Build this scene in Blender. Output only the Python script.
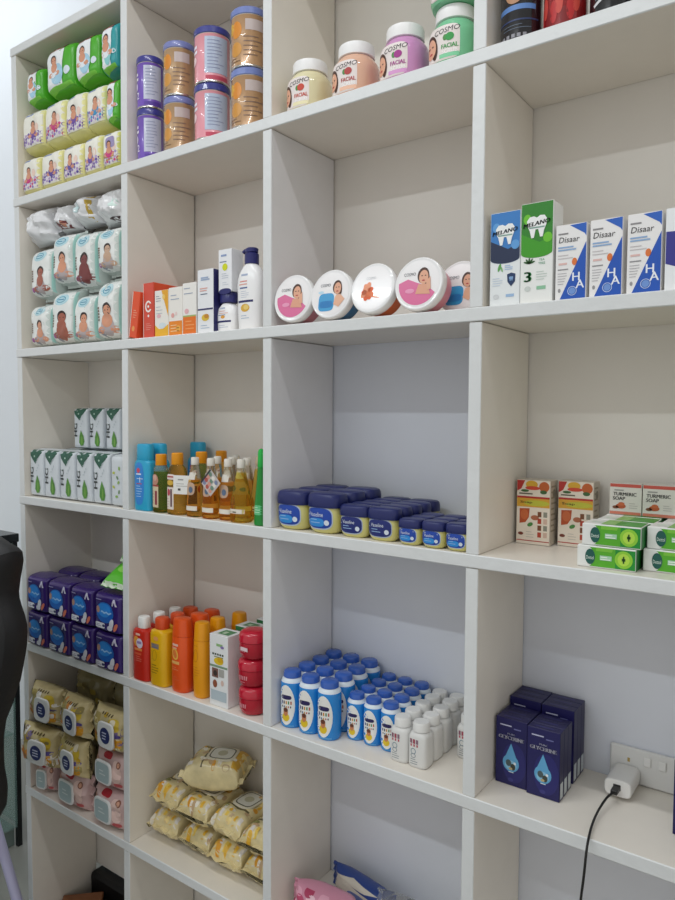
import bpy, bmesh, math, random
from mathutils import Matrix, Vector, noise, geometry
PI = math.pi
C = bpy.context.scene.collection
SC = bpy.context.scene
for o in list(bpy.data.objects):
    bpy.data.objects.remove(o)

# ------------------------------------------------------------------ camera, world, lights, exposure
cd = bpy.data.cameras.new('camera'); cam = bpy.data.objects.new('camera', cd); C.objects.link(cam)
cd.sensor_fit = 'VERTICAL'; cd.sensor_height = 36.0; cd.sensor_width = 27.0
cd.lens = 702.43 / 900 * 36; cd.clip_start = 0.02
R_ = Vector((0.81162761, 0.58414933, 0.00549462)); U_ = Vector((-0.03371801, 0.03745418, 0.99872933))
W_ = Vector((-0.58320127, 0.81078157, -0.0500952))
cam.matrix_world = Matrix(((R_.x, U_.x, -W_.x, 1.93362666), (R_.y, U_.y, -W_.y, -1.05100318),
                           (R_.z, U_.z, -W_.z, 1.25433707), (0, 0, 0, 1)))
SC.camera = cam
wd = bpy.data.worlds.new('room_light'); SC.world = wd; wd.use_nodes = True
bgn = wd.node_tree.nodes['Background']
bgn.inputs[0].default_value = (1.0, 0.985, 0.955, 1); bgn.inputs[1].default_value = 0.65
def area(name, loc, sx, sy, power, col):
    l = bpy.data.lights.new(name, 'AREA'); l.shape = 'RECTANGLE'; l.size = sx; l.size_y = sy
    l.energy = power; l.color = col
    o = bpy.data.objects.new(name, l); C.objects.link(o); o.location = loc; return o
area('ceiling_tube_light_near', (1.35, -0.72, 2.90), 1.5, 0.05, 11.5, (0.98, 0.985, 1.0))
area('ceiling_tube_light_far', (0.35, -2.20, 2.93), 2.6, 0.07, 29.0, (0.90, 0.97, 1.0))
area('ceiling_tube_light_left', (-1.15, -0.02, 3.38), 1.3, 0.05, 13.0, (0.93, 0.97, 1.0))
SC.view_settings.view_transform = 'Standard'; SC.view_settings.look = 'None'
SC.view_settings.gamma = 1.0; SC.view_settings.use_curve_mapping = False
SC.view_settings.exposure = 0.0

# ------------------------------------------------------------------ materials
_m = {}
def lin(c):
    return c / 12.92 if c <= 0.04045 else ((c + 0.055) / 1.055) ** 2.4
def M(hexc, rough=0.45, trans=0.0, metal=0.0, coat=0.0, bump=0.0, var=0.0, ior=1.45, alpha=1.0, bscale=60.0):
    k = (hexc, rough, trans, metal, coat, bump, var, ior, alpha, bscale)
    if k in _m: return _m[k]
    m = bpy.data.materials.new('mat_' + hexc.strip('#') + '_%d' % len(_m)); m.use_nodes = True
    nt = m.node_tree; b = nt.nodes['Principled BSDF']
    h = hexc.strip('#'); col = [lin(int(h[i:i + 2], 16) / 255) for i in (0, 2, 4)] + [1]
    b.inputs['Base Color'].default_value = col; b.inputs['Roughness'].default_value = rough
    b.inputs['Metallic'].default_value = metal; b.inputs['Transmission Weight'].default_value = trans
    b.inputs['Coat Weight'].default_value = coat; b.inputs['IOR'].default_value = ior
    b.inputs['Alpha'].default_value = alpha
    if bump or var:
        tc = nt.nodes.new('ShaderNodeTexCoord'); n = nt.nodes.new('ShaderNodeTexNoise')
        n.inputs['Scale'].default_value = bscale; n.inputs['Detail'].default_value = 3
        nt.links.new(tc.outputs['Object'], n.inputs['Vector'])
        if bump:
            bp = nt.nodes.new('ShaderNodeBump'); bp.inputs['Strength'].default_value = bump
            bp.inputs['Distance'].default_value = 0.002
            nt.links.new(n.outputs['Fac'], bp.inputs['Height']); nt.links.new(bp.outputs['Normal'], b.inputs['Normal'])
        if var:
            mx = nt.nodes.new('ShaderNodeMix'); mx.data_type = 'RGBA'
            mx.inputs['A'].default_value = [c * (1 - var) for c in col[:3]] + [1]
            mx.inputs['B'].default_value = [min(1, c * (1 + var)) for c in col[:3]] + [1]
            nt.links.new(n.outputs['Fac'], mx.inputs['Factor']); nt.links.new(mx.outputs['Result'], b.inputs['Base Color'])
    _m[k] = m; return m
PAINT = M('#e9e3d9', 0.38, bump=0.25, var=0.03, bscale=22)
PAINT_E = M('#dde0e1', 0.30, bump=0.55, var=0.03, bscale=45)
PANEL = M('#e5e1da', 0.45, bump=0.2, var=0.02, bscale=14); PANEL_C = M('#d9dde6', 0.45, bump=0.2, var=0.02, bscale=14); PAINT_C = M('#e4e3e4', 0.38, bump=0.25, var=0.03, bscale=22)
WALL = M('#e9eff6', 0.6, bump=0.1, var=0.02, bscale=8)
WHITE = M('#f2f2f2', 0.4); GLOSSW = M('#f4f4f5', 0.22)
def P(hexc): return M(hexc, 0.4)
def F(hexc): return M(hexc, 0.28, bump=0.25, bscale=40)          # plastic film

# ------------------------------------------------------------------ geometry helpers
class MB:
    def __init__(s): s.v = []; s.f = []; s.m = []; s.mats = []
    def mi(s, m):
        if m not in s.mats: s.mats.append(m)
        return s.mats.index(m)
    def add(s, v, f, m):
        o = len(s.v); s.v += [tuple(p) for p in v]; i = s.mi(m)
        for q in f: s.f.append([a + o for a in q]); s.m.append(i)
        return s
    def box(s, x0, x1, y0, y1, z0, z1, m, ch=0.0008):
        # box with a small chamfer on every edge
        c = min(ch, (x1 - x0) * .3, (y1 - y0) * .3, (z1 - z0) * .3)
        bm = bmesh.new(); bmesh.ops.create_cube(bm, size=1)
        for v in bm.verts:
            v.co = ((x0 + x1) / 2 + v.co.x * (x1 - x0), (y0 + y1) / 2 + v.co.y * (y1 - y0), (z0 + z1) / 2 + v.co.z * (z1 - z0))
        if c > 0: bmesh.ops.bevel(bm, geom=bm.edges[:], offset=c, segments=1, affect='EDGES')
        bm.verts.index_update()
        s.add([v.co.copy() for v in bm.verts], [[v.index for v in f.verts] for f in bm.faces], m); bm.free(); return s
    def loft(s, secs, m, n=32, cap=True, fm=None, cx=0, cy=0):
        # secs: (z, half width, half depth, exponent[, dx, dy]); fm(z) picks a material
        o = len(s.v); k = len(secs)
        for q in secs:
            z, a, b, e = q[:4]; dx = q[4] if len(q) > 4 else 0; dy = q[5] if len(q) > 5 else 0
            for i in range(n):
                t = 2 * PI * i / n; c_, s_ = math.cos(t), math.sin(t)
                s.v.append((cx + dx + a * math.copysign(abs(c_) ** (2 / e), c_), cy + dy + b * math.copysign(abs(s_) ** (2 / e), s_), z))
        for j in range(k - 1):
            mm = s.mi(fm((secs[j][0] + secs[j + 1][0]) / 2) if fm else m)
            for i in range(n):
                a = o + j * n + i; b = o + j * n + (i + 1) % n
                s.f.append([a, b, b + n, a + n]); s.m.append(mm)
        if cap:
            s.f.append([o + i for i in range(n)][::-1]); s.m.append(s.mi(fm(secs[0][0]) if fm else m))
            s.f.append([o + (k - 1) * n + i for i in range(n)]); s.m.append(s.mi(fm(secs[-1][0]) if fm else m))
        return s
    def tube(s, pts, r, m, n=10):
        pts = [Vector(p) for p in pts]; o = len(s.v)
        for i, p in enumerate(pts):
            d = (pts[min(i + 1, len(pts) - 1)] - pts[max(i - 1, 0)]).normalized()
            x = d.orthogonal().normalized() if i == 0 else (px - d * px.dot(d)).normalized()
            px = x; y = d.cross(x)
            for k in range(n):
                t = 2 * PI * k / n; s.v.append(tuple(p + (x * math.cos(t) + y * math.sin(t)) * r))
        i_ = s.mi(m)
        for i in range(len(pts) - 1):
            for k in range(n):
                a = o + i * n + k; b = o + i * n + (k + 1) % n
                s.f.append([a, b, b + n, a + n]); s.m.append(i_)
        s.f.append([o + k for k in range(n)][::-1]); s.m.append(i_)
        e = o + (len(pts) - 1) * n; s.f.append([e + k for k in range(n)]); s.m.append(i_)
        return s
    def obj(s, name, parent=None, smooth=35):
        me = bpy.data.meshes.new(name); me.from_pydata(s.v, [], s.f); me.update()
        for m in s.mats: me.materials.append(m)
        me.polygons.foreach_set('material_index', s.m)
        if smooth:
            me.polygons.foreach_set('use_smooth', [True] * len(s.f)); me.set_sharp_from_angle(angle=math.radians(smooth))
        me.update()
        o = bpy.data.objects.new(name, me); C.objects.link(o)
        if parent: o.parent = parent
        return o
def tag(o, label=None, cat=None, group=None, kind=None):
    if label: o['label'] = label
    if cat: o['category'] = cat
    if group: o['group'] = group
    if kind: o['kind'] = kind
    return o
def thing(name, label, cat, loc=(0, 0, 0), rz=0, group=None):
    o = bpy.data.objects.new(name, None); C.objects.link(o); o.empty_display_size = 0.02
    o.location = loc; o.rotation_euler = (0, 0, rz)
    return tag(o, label, cat, group)
def dup(src, loc, label=None, rz=None, group=None, scale=None):
    r = src.copy(); C.objects.link(r); r.location = loc
    if rz is not None: r.rotation_euler = (0, 0, rz)
    if scale: r.scale = scale
    if label: r['label'] = label
    if group: r['group'] = group
    for ch in list(src.children):
        c = ch.copy(); C.objects.link(c); c.parent = r
        for g in list(ch.children):
            d = g.copy(); C.objects.link(d); d.parent = c
    return r
_tx = {}
def text_polys(s):
    if s in _tx: return _tx[s]
    cu = bpy.data.curves.new('t', 'FONT'); cu.body = s; cu.size = 1; cu.resolution_u = 2
    ob = bpy.data.objects.new('t', cu); C.objects.link(ob); bpy.context.view_layer.update()
    me = bpy.data.meshes.new_from_object(ob.evaluated_get(bpy.context.evaluated_depsgraph_get()))
    v = [(p.co.x, p.co.y) for p in me.vertices]; f = [[v[i] for i in q.vertices] for q in me.polygons]
    bpy.data.objects.remove(ob); bpy.data.curves.remove(cu); bpy.data.meshes.remove(me)
    xs = [p[0] for p in v]; ys = [p[1] for p in v]
    _tx[s] = (f, min(xs), max(xs), min(ys), max(ys)); return _tx[s]
class G:
    """flat printed artwork: polygons in metres (u right, v up) that are laid on a surface"""
    def __init__(s): s.p = []
    def poly(s, pts, m, l=0): s.p.append((pts, m if not isinstance(m, str) else P(m), l)); return s
    def rect(s, x0, y0, x1, y1, m, l=0): return s.poly([(x0, y0), (x1, y0), (x1, y1), (x0, y1)], m, l)
    def ell(s, cx, cy, rx, ry, m, l=0, n=20, rot=0):
        c, k = math.cos(rot), math.sin(rot); q = []
        for i in range(n):
            a, b = rx * math.cos(2 * PI * i / n), ry * math.sin(2 * PI * i / n); q.append((cx + a * c - b * k, cy + a * k + b * c))
        return s.poly(q, m, l)
    def ring(s, cx, cy, rx, ry, w, m, l=0, n=20):
        for i in range(n):
            a, b = 2 * PI * i / n, 2 * PI * (i + 1) / n
            s.poly([(cx + rx * math.cos(a), cy + ry * math.sin(a)), (cx + rx * math.cos(b), cy + ry * math.sin(b)),
                    (cx + (rx - w) * math.cos(b), cy + (ry - w) * math.sin(b)), (cx + (rx - w) * math.cos(a), cy + (ry - w) * math.sin(a))], m, l)
        return s
    def rrect(s, cx, cy, a, b, m, l=0, e=4, n=28):
        q = []
        for i in range(n):
            t = 2 * PI * i / n; c_, k = math.cos(t), math.sin(t)
            q.append((cx + a * math.copysign(abs(c_) ** (2 / e), c_), cy + b * math.copysign(abs(k) ** (2 / e), k)))
        return s.poly(q, m, l)
    def text(s, t, cx, cy, h, m, l=1, w=None, shear=0, rot=0, fat=0):
        f, x0, x1, y0, y1 = text_polys(t); k = h / (y1 - y0); kx = w / (x1 - x0) if w else k
        c, n = math.cos(rot), math.sin(rot)
        for off in ([0] if not fat else [-fat, 0, fat]):
            for q in f:
                r = []
                for (x, y) in q:
                    yy = (y - (y0 + y1) / 2) * k; xx = (x - (x0 + x1) / 2) * kx + shear * yy + off
                    r.append((cx + xx * c - yy * n, cy + xx * n + yy * c))
                s.poly(r, m, l)
        return s
    def lines(s, x0, y, x1, n, dy, m, l=1, t=0.0012, seed=1):
        rr = random.Random(seed)
        for i in range(n): s.rect(x0, y - i * dy - t, x0 + (x1 - x0) * (0.6 + 0.4 * rr.random()), y - i * dy, m, l)
        return s
    def onto(s, mb, mapf, maxu=None, step=0.00025):
        for pts, m, l in s.p:
            off = step * (l + 1); tris = [pts]
            if maxu:
                if len(pts) > 3:
                    tt = geometry.tessellate_polygon([[Vector((x, y, 0)) for x, y in pts]])
                    tris = [[pts[i] for i in t] for t in tt]
                res = []
                for t in tris:
                    st = [t]
                    while st:
                        q = st.pop(); e = max((((q[i][0] - q[(i + 1) % 3][0]) ** 2 + (q[i][1] - q[(i + 1) % 3][1]) ** 2), i) for i in range(3))
                        if e[0] > maxu * maxu and len(res) + len(st) < 4000:
                            i = e[1]; a, b, c = q[i], q[(i + 1) % 3], q[(i + 2) % 3]; mid = ((a[0] + b[0]) / 2, (a[1] + b[1]) / 2)
                            st += [[a, mid, c], [mid, b, c]]
                        else: res.append(q)
                tris = res
            ar = sum(pts[i][0] * pts[(i + 1) % len(pts)][1] - pts[(i + 1) % len(pts)][0] * pts[i][1] for i in range(len(pts)))
            for q in tris: mb.add([mapf(x, y, off) for x, y in q], [list(range(len(q)))], m)
        return mb
def on_front(y): return lambda u, v, o: (u, y - o, v)
def on_right(x): return lambda u, v, o: (x + o, u, v)
def on_top(z): return lambda u, v, o: (u, v, z + o)
def sec_at(secs, z):
    for a, b in zip(secs, secs[1:]):
        if a[0] <= z <= b[0] and b[0] > a[0]:
            t = (z - a[0]) / (b[0] - a[0]); return [a[i] + (b[i] - a[i]) * t for i in range(1, 4)]
    return list((secs[0] if z < secs[0][0] else secs[-1])[1:4])
def on_loft(secs, back=False):
    def f(u, v, o):
        a, b, e = sec_at(secs, v); t = min(0.995, abs(u) / a)
        return (u, -(b * (1 - t ** e) ** (1 / e)) - o, v)
    return f
def on_cyl(r, a0=-PI / 2):
    def f(u, v, o):
        t = a0 + u / r; return ((r + o) * math.cos(t), (r + o) * math.sin(t), v)
    return f
def pillow(mb, L, W, T, m, axes, seed, k0=3.0, k1=3.0, wr=0.002, e=3.0, ns=22, n=32, crimp=0.06, freq=22, fin0=True, fin1=True):
    """film bag: s runs along L from end 0 to end 1, t across W, third axis through T. returns the map of its face"""
    sd = Vector((seed * 7.31, seed * 3.17, seed * 1.9))
    def prof(s):
        a = crimp if fin0 else 0; b = 1 - (crimp if fin1 else 0)
        if s <= a or s >= b: return 0.02
        q = (s - a) / (b - a); x = abs(2 * q - 1); k = k0 if q < .5 else k1
        return max(0.02, (1 - x ** k) ** 0.5)
    def dn(s, t, side):
        w = (noise.noise(Vector((s * L * freq, t * W * freq * .5, side * 3.1)) + sd) + .5 * noise.noise(Vector((s * L * freq * 2.3, t * W * freq * 1.3, side * 1.7)) + sd))
        ends = 1 - min(1, prof(s)); return wr * w * (1 - abs(t) ** 6) + wr * ends * math.sin(t * 11 + seed) * .9
    def half(s): return W / 2 * (1 - .07 * prof(s)), T / 2 * prof(s)
    def ax(s, t_, n_):
        if axes == 'up': return (t_, -n_, s * L)                  # stands on end 0, face to -y
        if axes == 'lie': return (t_, s * L, n_ + T / 2)          # lies flat, end 0 to -y, face up
        return (s * L - L / 2, -n_, t_ + W / 2)                   # lies on its long edge, face to -y
    S = [i / (ns - 1) for i in range(ns)]
    for c in (crimp, 1 - crimp): S += [c - .002, c + .004, c + .02, c - .02]
    S = sorted(x for x in set(S) if 0 <= x <= 1); o = len(mb.v); mi = mb.mi(m)
    for s in S:
        a, b = half(s)
        for i in range(n):
            th = 2 * PI * i / n; c_, k_ = math.cos(th), math.sin(th)
            t = math.copysign(abs(c_) ** (2 / e), c_); q = math.copysign(abs(k_) ** (2 / e), k_)
            mb.v.append(ax(s, a * t, b * q + dn(s, t, 1 if q >= 0 else -1) * abs(q)))
    for j in range(len(S) - 1):
        for i in range(n):
            A = o + j * n + i; B = o + j * n + (i + 1) % n; mb.f.append([A, B, B + n, A + n]); mb.m.append(mi)
    mb.f.append([o + i for i in range(n)][::-1]); mb.m.append(mi)
    E_ = o + (len(S) - 1) * n; mb.f.append([E_ + i for i in range(n)]); mb.m.append(mi)
    def face(u, v, off):                                           # u across, v along
        if axes == 'side': u, v = v, u; s = min(1, max(0, v / L + .5)); t_ = u - W / 2
        else: s = min(1, max(0, v / L)); t_ = u
        a, b = half(s); t = max(-.98, min(.98, t_ / a)); q = (1 - abs(t) ** e) ** (1 / e)
        return ax(s, a * t, b * q + dn(s, t, 1) * q + off + .0006)
    return face

# ------------------------------------------------------------------ room
FZ = -0.20; D = 0.2125; T_ = 0.0221
ZB = [2.2043, 1.8089, 1.4055, 1.0055, 0.6004, 0.1902]; ZT = [z + T_ for z in ZB]
Z1, Z2, Z3, Z4, Z5 = [z + .0004 for z in ZT[1:]]
b = MB().box(-2.6, 4.2, -3.6, 0.9, FZ - .05, FZ, M('#9c9b94', 0.35, var=.05, bscale=3), 0)
tag(b.obj('floor'), kind='structure')
b = MB().box(-2.6, 4.2, .62, .72, FZ, 3.45, WALL, 0); tag(b.obj('wall_back'), kind='structure')
b = MB().box(-2.6, 4.2, -3.6, 0.9, 3.45, 3.50, M('#eef0f0', 0.7), 0); tag(b.obj('ceiling'), kind='structure')

# ------------------------------------------------------------------ shelving unit
su = thing('shelving_unit', 'white painted wooden cube shelving unit holding all the goods', 'shelving unit', (0, 0, FZ))
XR = [0.1223, 0.5688, 1.0147, 1.4597, 1.9105, 2.3575]
def lean(i, z):
    if i == 0: return 0.002 - 0.0068 * (z - 1.0)
    if i == 1: return 0.0086 * (z - 1.02)
    return 0.0
def skew_box(mb, x0, x1, dx0, dx1, y0, y1, z0, z1, m):
    n0 = len(mb.v); mb.box(x0, x1, y0, y1, z0, z1, m, .0012)
    for i in range(n0, len(mb.v)):
        x, y, z = mb.v[i]; mb.v[i] = (x + dx0 + (dx1 - dx0) * (z - z0) / (z1 - z0), y, z)
def shelf_part(mb, name):
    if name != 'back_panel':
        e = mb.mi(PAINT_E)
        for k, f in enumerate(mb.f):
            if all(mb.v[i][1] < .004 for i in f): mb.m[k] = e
    o = mb.obj(name, su); o.location = (0, 0, -FZ); return o
for z in ZB:
    mb = MB(); n0 = 0
    mb.box(XR[0] - T_ - .002 + lean(0, z), XR[5], -.0005, D - .0012, z, z + T_, PAINT, .0015)
    shelf_part(mb, 'shelf_board')
segs = [(ZT[i + 1], ZB[i] - .0012) for i in range(5)] + [(FZ, ZB[5] - .0012)]
for i, x in enumerate(XR):
    for k, (z0, z1) in enumerate(segs):
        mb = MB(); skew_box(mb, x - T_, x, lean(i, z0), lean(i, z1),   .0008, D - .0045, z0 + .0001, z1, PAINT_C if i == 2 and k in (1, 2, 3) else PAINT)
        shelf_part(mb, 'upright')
for i in range(5):
    for k, (z0, z1) in enumerate(segs):
        if k == 5 and i == 0: z0 = -.115
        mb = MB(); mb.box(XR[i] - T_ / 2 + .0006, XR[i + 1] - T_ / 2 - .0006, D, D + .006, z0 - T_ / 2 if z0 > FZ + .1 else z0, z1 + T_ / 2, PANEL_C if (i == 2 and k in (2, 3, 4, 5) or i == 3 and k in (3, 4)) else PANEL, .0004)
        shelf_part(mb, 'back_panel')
ORD = ['first', 'second', 'third', 'fourth', 'fifth', 'sixth', 'seventh']
SKIN, SKIN2, HAIR, LIP = '#d99a7c', '#a5614f', '#2b1c1a', '#b8323c'
def baby(g, x, y, s, skin, cloth, l=2):
    g.ell(x, y + s * .30, s * .34, s * .34, cloth, l); g.ell(x - s * .33, y + s * .18, s * .2, s * .13, skin, l)
    g.ell(x + s * .33, y + s * .18, s * .2, s * .13, skin, l); g.ell(x, y + s * .52, s * .27, s * .26, skin, l + 1)
    g.ell(x, y + s * .92, s * .24, s * .24, HAIR, l + 1); g.ell(x + s * .02, y + s * .86, s * .2, s * .2, skin, l + 2)
    g.ell(x - s * .06, y + s * .88, s * .025, s * .025, HAIR, l + 3); g.ell(x + s * .1, y + s * .88, s * .025, s * .025, HAIR, l + 3)
    return g
def lady(g, x, y, s, l=2):
    g.ell(x - s * .04, y + s * .10, s * .38, s * .48, '#4a2c22', l); g.ell(x + s * .22, y - s * .12, s * .16, s * .42, '#4a2c22', l); g.ell(x, y, s * .3, s * .42, '#e3ab8e', l + 1)
    g.ell(x - s * .11, y + s * .08, s * .055, s * .03, HAIR, l + 2); g.ell(x + s * .11, y + s * .08, s * .055, s * .03, HAIR, l + 2)
    g.ell(x, y - s * .2, s * .1, s * .04, LIP, l + 2)
    return g

# ================================================================== top row, left cell: nappy packs
def nappy(w, h, seed, style):
    base = {'y': '#e9e5a4', 'g': '#4fae2c', 't': '#2f9aa0', 'p': '#dcdf83'}[style]
    mb = MB(); f = pillow(mb, h, w, .104, F(base), 'up', seed, 12, 5.5, .0030, 5.5, ns=20, crimp=.05)
    g = G(); a = w / 2
    if style in 'yp':
        g.rrect(0, h * .52, a * .97, h * .40, '#efeee4', 0, 7)
        cl = ['#6d4da3', '#c7387e', '#5a479c', '#3b96c8', '#b6447f'][seed % 5]
        for i in range(9):
            for j in range(4): g.ell(-a * .84 + i * a * .21, h * (.17 + .066 * j + .02 * (i % 2)), a * .10, h * .033, [cl, '#8f78bd', '#e2dbe8', '#b79ccb'][(i + j * 3 + seed) % 4], 1 + (i + j) % 2, 8)
        baby(g, a * (.0 if seed % 2 else .2), h * .28, h * .33, SKIN, cl, 3); g.ell(a * .5, h * .5, a * .16, h * .09, '#efd2c4', 1)
        g.rect(-a * .6, h * .80, a * .15, h * .845, '#8b9bc4', 1)
        if style == 'p': g.rrect(a * .1, h * .62, a * .5, h * .13, '#9d92bf', 2); g.lines(-a * .5, h * .36, a * .6, 3, h * .06, '#b39b3c', 2, .003)
    else:
        g.poly([(-a * .90, h * .1), (a * .3, h * .14), (a * .46, h * .8), (-a * .5, h * .84), (-a * .88, h * .6)], '#eef3f6', 0); g.poly([(-a * .9, h * .06), (a * .9, h * .10), (a * .9, h * .16), (-a * .9, h * .11)], '#7fd04a', 0)
        g.ell(a * .0, h * .35, a * .4, h * .2, '#a9d4ea' if style == 'g' else '#8fd0d2', 1)
        baby(g, -a * .2, h * .3, h * .36, SKIN, '#e8eef5', 2)
        g.rrect(-a * .1, h * .87, a * .62, h * .05, '#a85a58', 1, 6)
        g.ell(a * .62, h * .36, a * .17, a * .17, '#d9e6ef', 1)
    g.onto(mb, f, .012)
    return mb.obj('nappy_pack')
dat = [(.167, 0, .084, .108, 'y', 11, 'pale yellow nappy pack with pink print, first in the bottom layer of the top cell'),
       (.261, 0, .094, .106, 'y', 12, 'pale yellow nappy pack with purple print, second in the bottom layer of the top cell'),
       (.354, 0, .086, .103, 'y', 17, 'pale yellow nappy pack, third from left in bottom layer of top left cell'),
       (.435, 0, .072, .105, 'y', 15, 'narrow pale yellow nappy pack, fourth in bottom layer of top left cell'),
       (.508, 0, .066, .100, 'p', 21, 'plain yellow nappy pack with violet square at right end of bottom layer'),
       (.179, .110, .100, .117, 'y', 20, 'pale yellow nappy pack at left of the middle layer in top left cell'),
       (.278, .108, .092, .120, 'y', 16, 'pale yellow nappy pack with pink clothed baby in the middle layer'),
       (.367, .106, .084, .118, 'y', 25, 'pale yellow nappy pack with violet print, third in the middle layer'),
       (.450, .107, .078, .112, 'y', 18, 'pale yellow nappy pack with blue print in the middle layer'),
       (.516, .103, .050, .116, 'g', 32, 'green nappy pack half hidden at right of the middle layer'),
       (.192, .230, .076, .098, 'g', 33, 'small green nappy pack at left of the top layer in top left cell'),
       (.302, .231, .124, .128, 'g', 34, 'largest green nappy pack, second in the top layer of top left cell'),
       (.418, .228, .100, .118, 'g', 35, 'green nappy pack with red band, third in the top layer of top left cell'),
       (.506, .222, .068, .128, 't', 36, 'teal nappy pack at right end of the top layer in top left cell')]
for x, z, w, h, st, sd, lb in dat:
    o = nappy(w * .985, h, sd, st); o.location = (x - .004, .058, Z1 + z); tag(o, lb, 'nappy pack', 'nappy packs in the top left cell')
for x, z, w, h, lb in [(.195, .228, .1, .135, 'green nappy pack standing behind the small green one at left'), (.31, .228, .12, .138, 'green nappy pack standing behind the largest green one')]:
    o = nappy(w, h, int(x * 100) + 40, 'g'); o.location = (x, .163, Z1 + z); o.scale = (1, .7, 1); tag(o, lb, 'nappy pack', 'nappy packs in the top left cell')
# middle left cell: white packs and crinkled bags
def white_pack(w, h, seed, skin, tint='#d3ddd9'):
    mb = MB(); f = pillow(mb, h, w, .104, M(tint, .22, bump=.5, bscale=30, coat=.2), 'up', seed, 9, 4.0, .0042, 4.5, ns=20, crimp=.05); g = G(); a = w / 2
    g.rrect(-a * .02, h * .5, a * .94, h * .44, '#e9ecea', 0, 6)
    g.ell(a * .05, h * .78, a * .55, h * .1, '#b9dbe4', 1); g.ring(a * .05, h * .78, a * .36, h * .06, h * .018, '#5d9fb8', 2)
    g.rect(-a * .2, h * .77, a * .3, h * .79, '#4c8fb0', 2)
    baby(g, a * .2, h * .10, h * .42, skin, '#b9aeb0' if seed % 2 else skin, 2); g.ell(-a * .2, h * .14, a * .2, h * .07, '#8f93a0', 2, 12)
    [g.rect(-a * .66, h * (.32 + .045 * i), -a * .48, h * (.352 + .045 * i), '#6b5442', 2) for i in range(5)]; g.ell(-a * .5, h * .17, a * .13, a * .13, '#9a4f93', 2)
    g.rect(a * .86, h * .06, a * .93, h * .9, '#a9d8d0', 1)
    g.onto(mb, f, .012); return mb.obj('nappy_bag')
for x, z, w, h, sd, sk, lb in [
    (.199, .000, .098, .122, 3, SKIN, 'white nappy bag, first from left in bottom layer of second left cell'),
    (.299, .000, .098, .150, 4, SKIN2, 'tall white nappy bag with dark skinned baby, second in the bottom layer'),
    (.392, .000, .086, .131, 5, SKIN, 'white nappy bag with baby lying down, third in the bottom layer'),
    (.485, .000, .094, .158, 7, SKIN, 'white nappy bag at right end of the bottom layer by the upright'),
    (.204, .128, .104, .142, 9, SKIN2, 'white nappy bag, first from left in the middle layer of bags'),
    (.303, .154, .094, .140, 11, SKIN, 'white nappy bag with sitting baby, second in the middle layer of bags'),
    (.396, .135, .088, .150, 12, '#7d3f3f', 'white nappy bag with dark skinned standing baby in middle layer'),
    (.489, .163, .090, .118, 13, '#c9a890', 'white nappy bag at right end of the middle layer by the upright')]:
    o = white_pack(w * .97, h, sd, sk); o.location = (x - .003, .057, Z2 + z); tag(o, lb, 'nappy bag', 'white nappy bags in the second left cell')
def crinkle(L, W, T, seed, kind):
    mb = MB(); f = pillow(mb, L, W, T, M('#e4e5e8', .16, bump=.5, bscale=30, coat=.3), 'side', seed, 2.6, 2.6, .014, 2.4, ns=36, n=52, freq=42); g = G()
    if kind == 1: g.poly([(-L * .22, W * .1), (L * .3, W * .06), (L * .3, W * .26), (0, W * .34), (-L * .2, W * .22)], '#6e2f31', 0); g.ell(L * .1, W * .2, L * .08, W * .1, '#c58a72', 1)
    if kind == 2: g.rect(L * .22, W * .05, L * .33, W * .95, '#c0a243', 0); g.ell(-L * .1, W * .55, L * .12, W * .2, '#cfe4e6', 0)
    if kind == 3: g.poly([(-L * .1, W * .04), (L * .35, W * .02), (L * .3, W * .14), (-L * .05, W * .13)], '#43272b', 0); g.ell(L * .2, W * .5, L * .1, W * .12, '#d9efe9', 0)
    g.onto(mb, f, .012); return mb.obj('crinkled_bag')
for x, y, z, L, W, T, sd, k, ry, lb in [
    (.181, .050, .278, .104, .092, .10, 2, 0, -.06, 'crinkled silvery white bag slumped at left of the top layer'),
    (.277, .074, .300, .084, .070, .11, 5, 1, -.04, 'crinkled silvery bag with dark red print, second on the top layer'),
    (.370, .064, .302, .090, .072, .10, 8, 2, -.04, 'crinkled white bag with gold edge, third on the top layer'),
    (.476, .066, .288, .110, .086, .11, 6, 3, 0, 'large crinkled silvery bag at right of the top layer by the upright')]:
    o = crinkle(L, W, T, sd, k); o.location = (x, y, Z2 + z); o.rotation_euler = (0, ry, 0); tag(o, lb, 'bag', 'crinkled bags lying on the white nappy bags')

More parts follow.
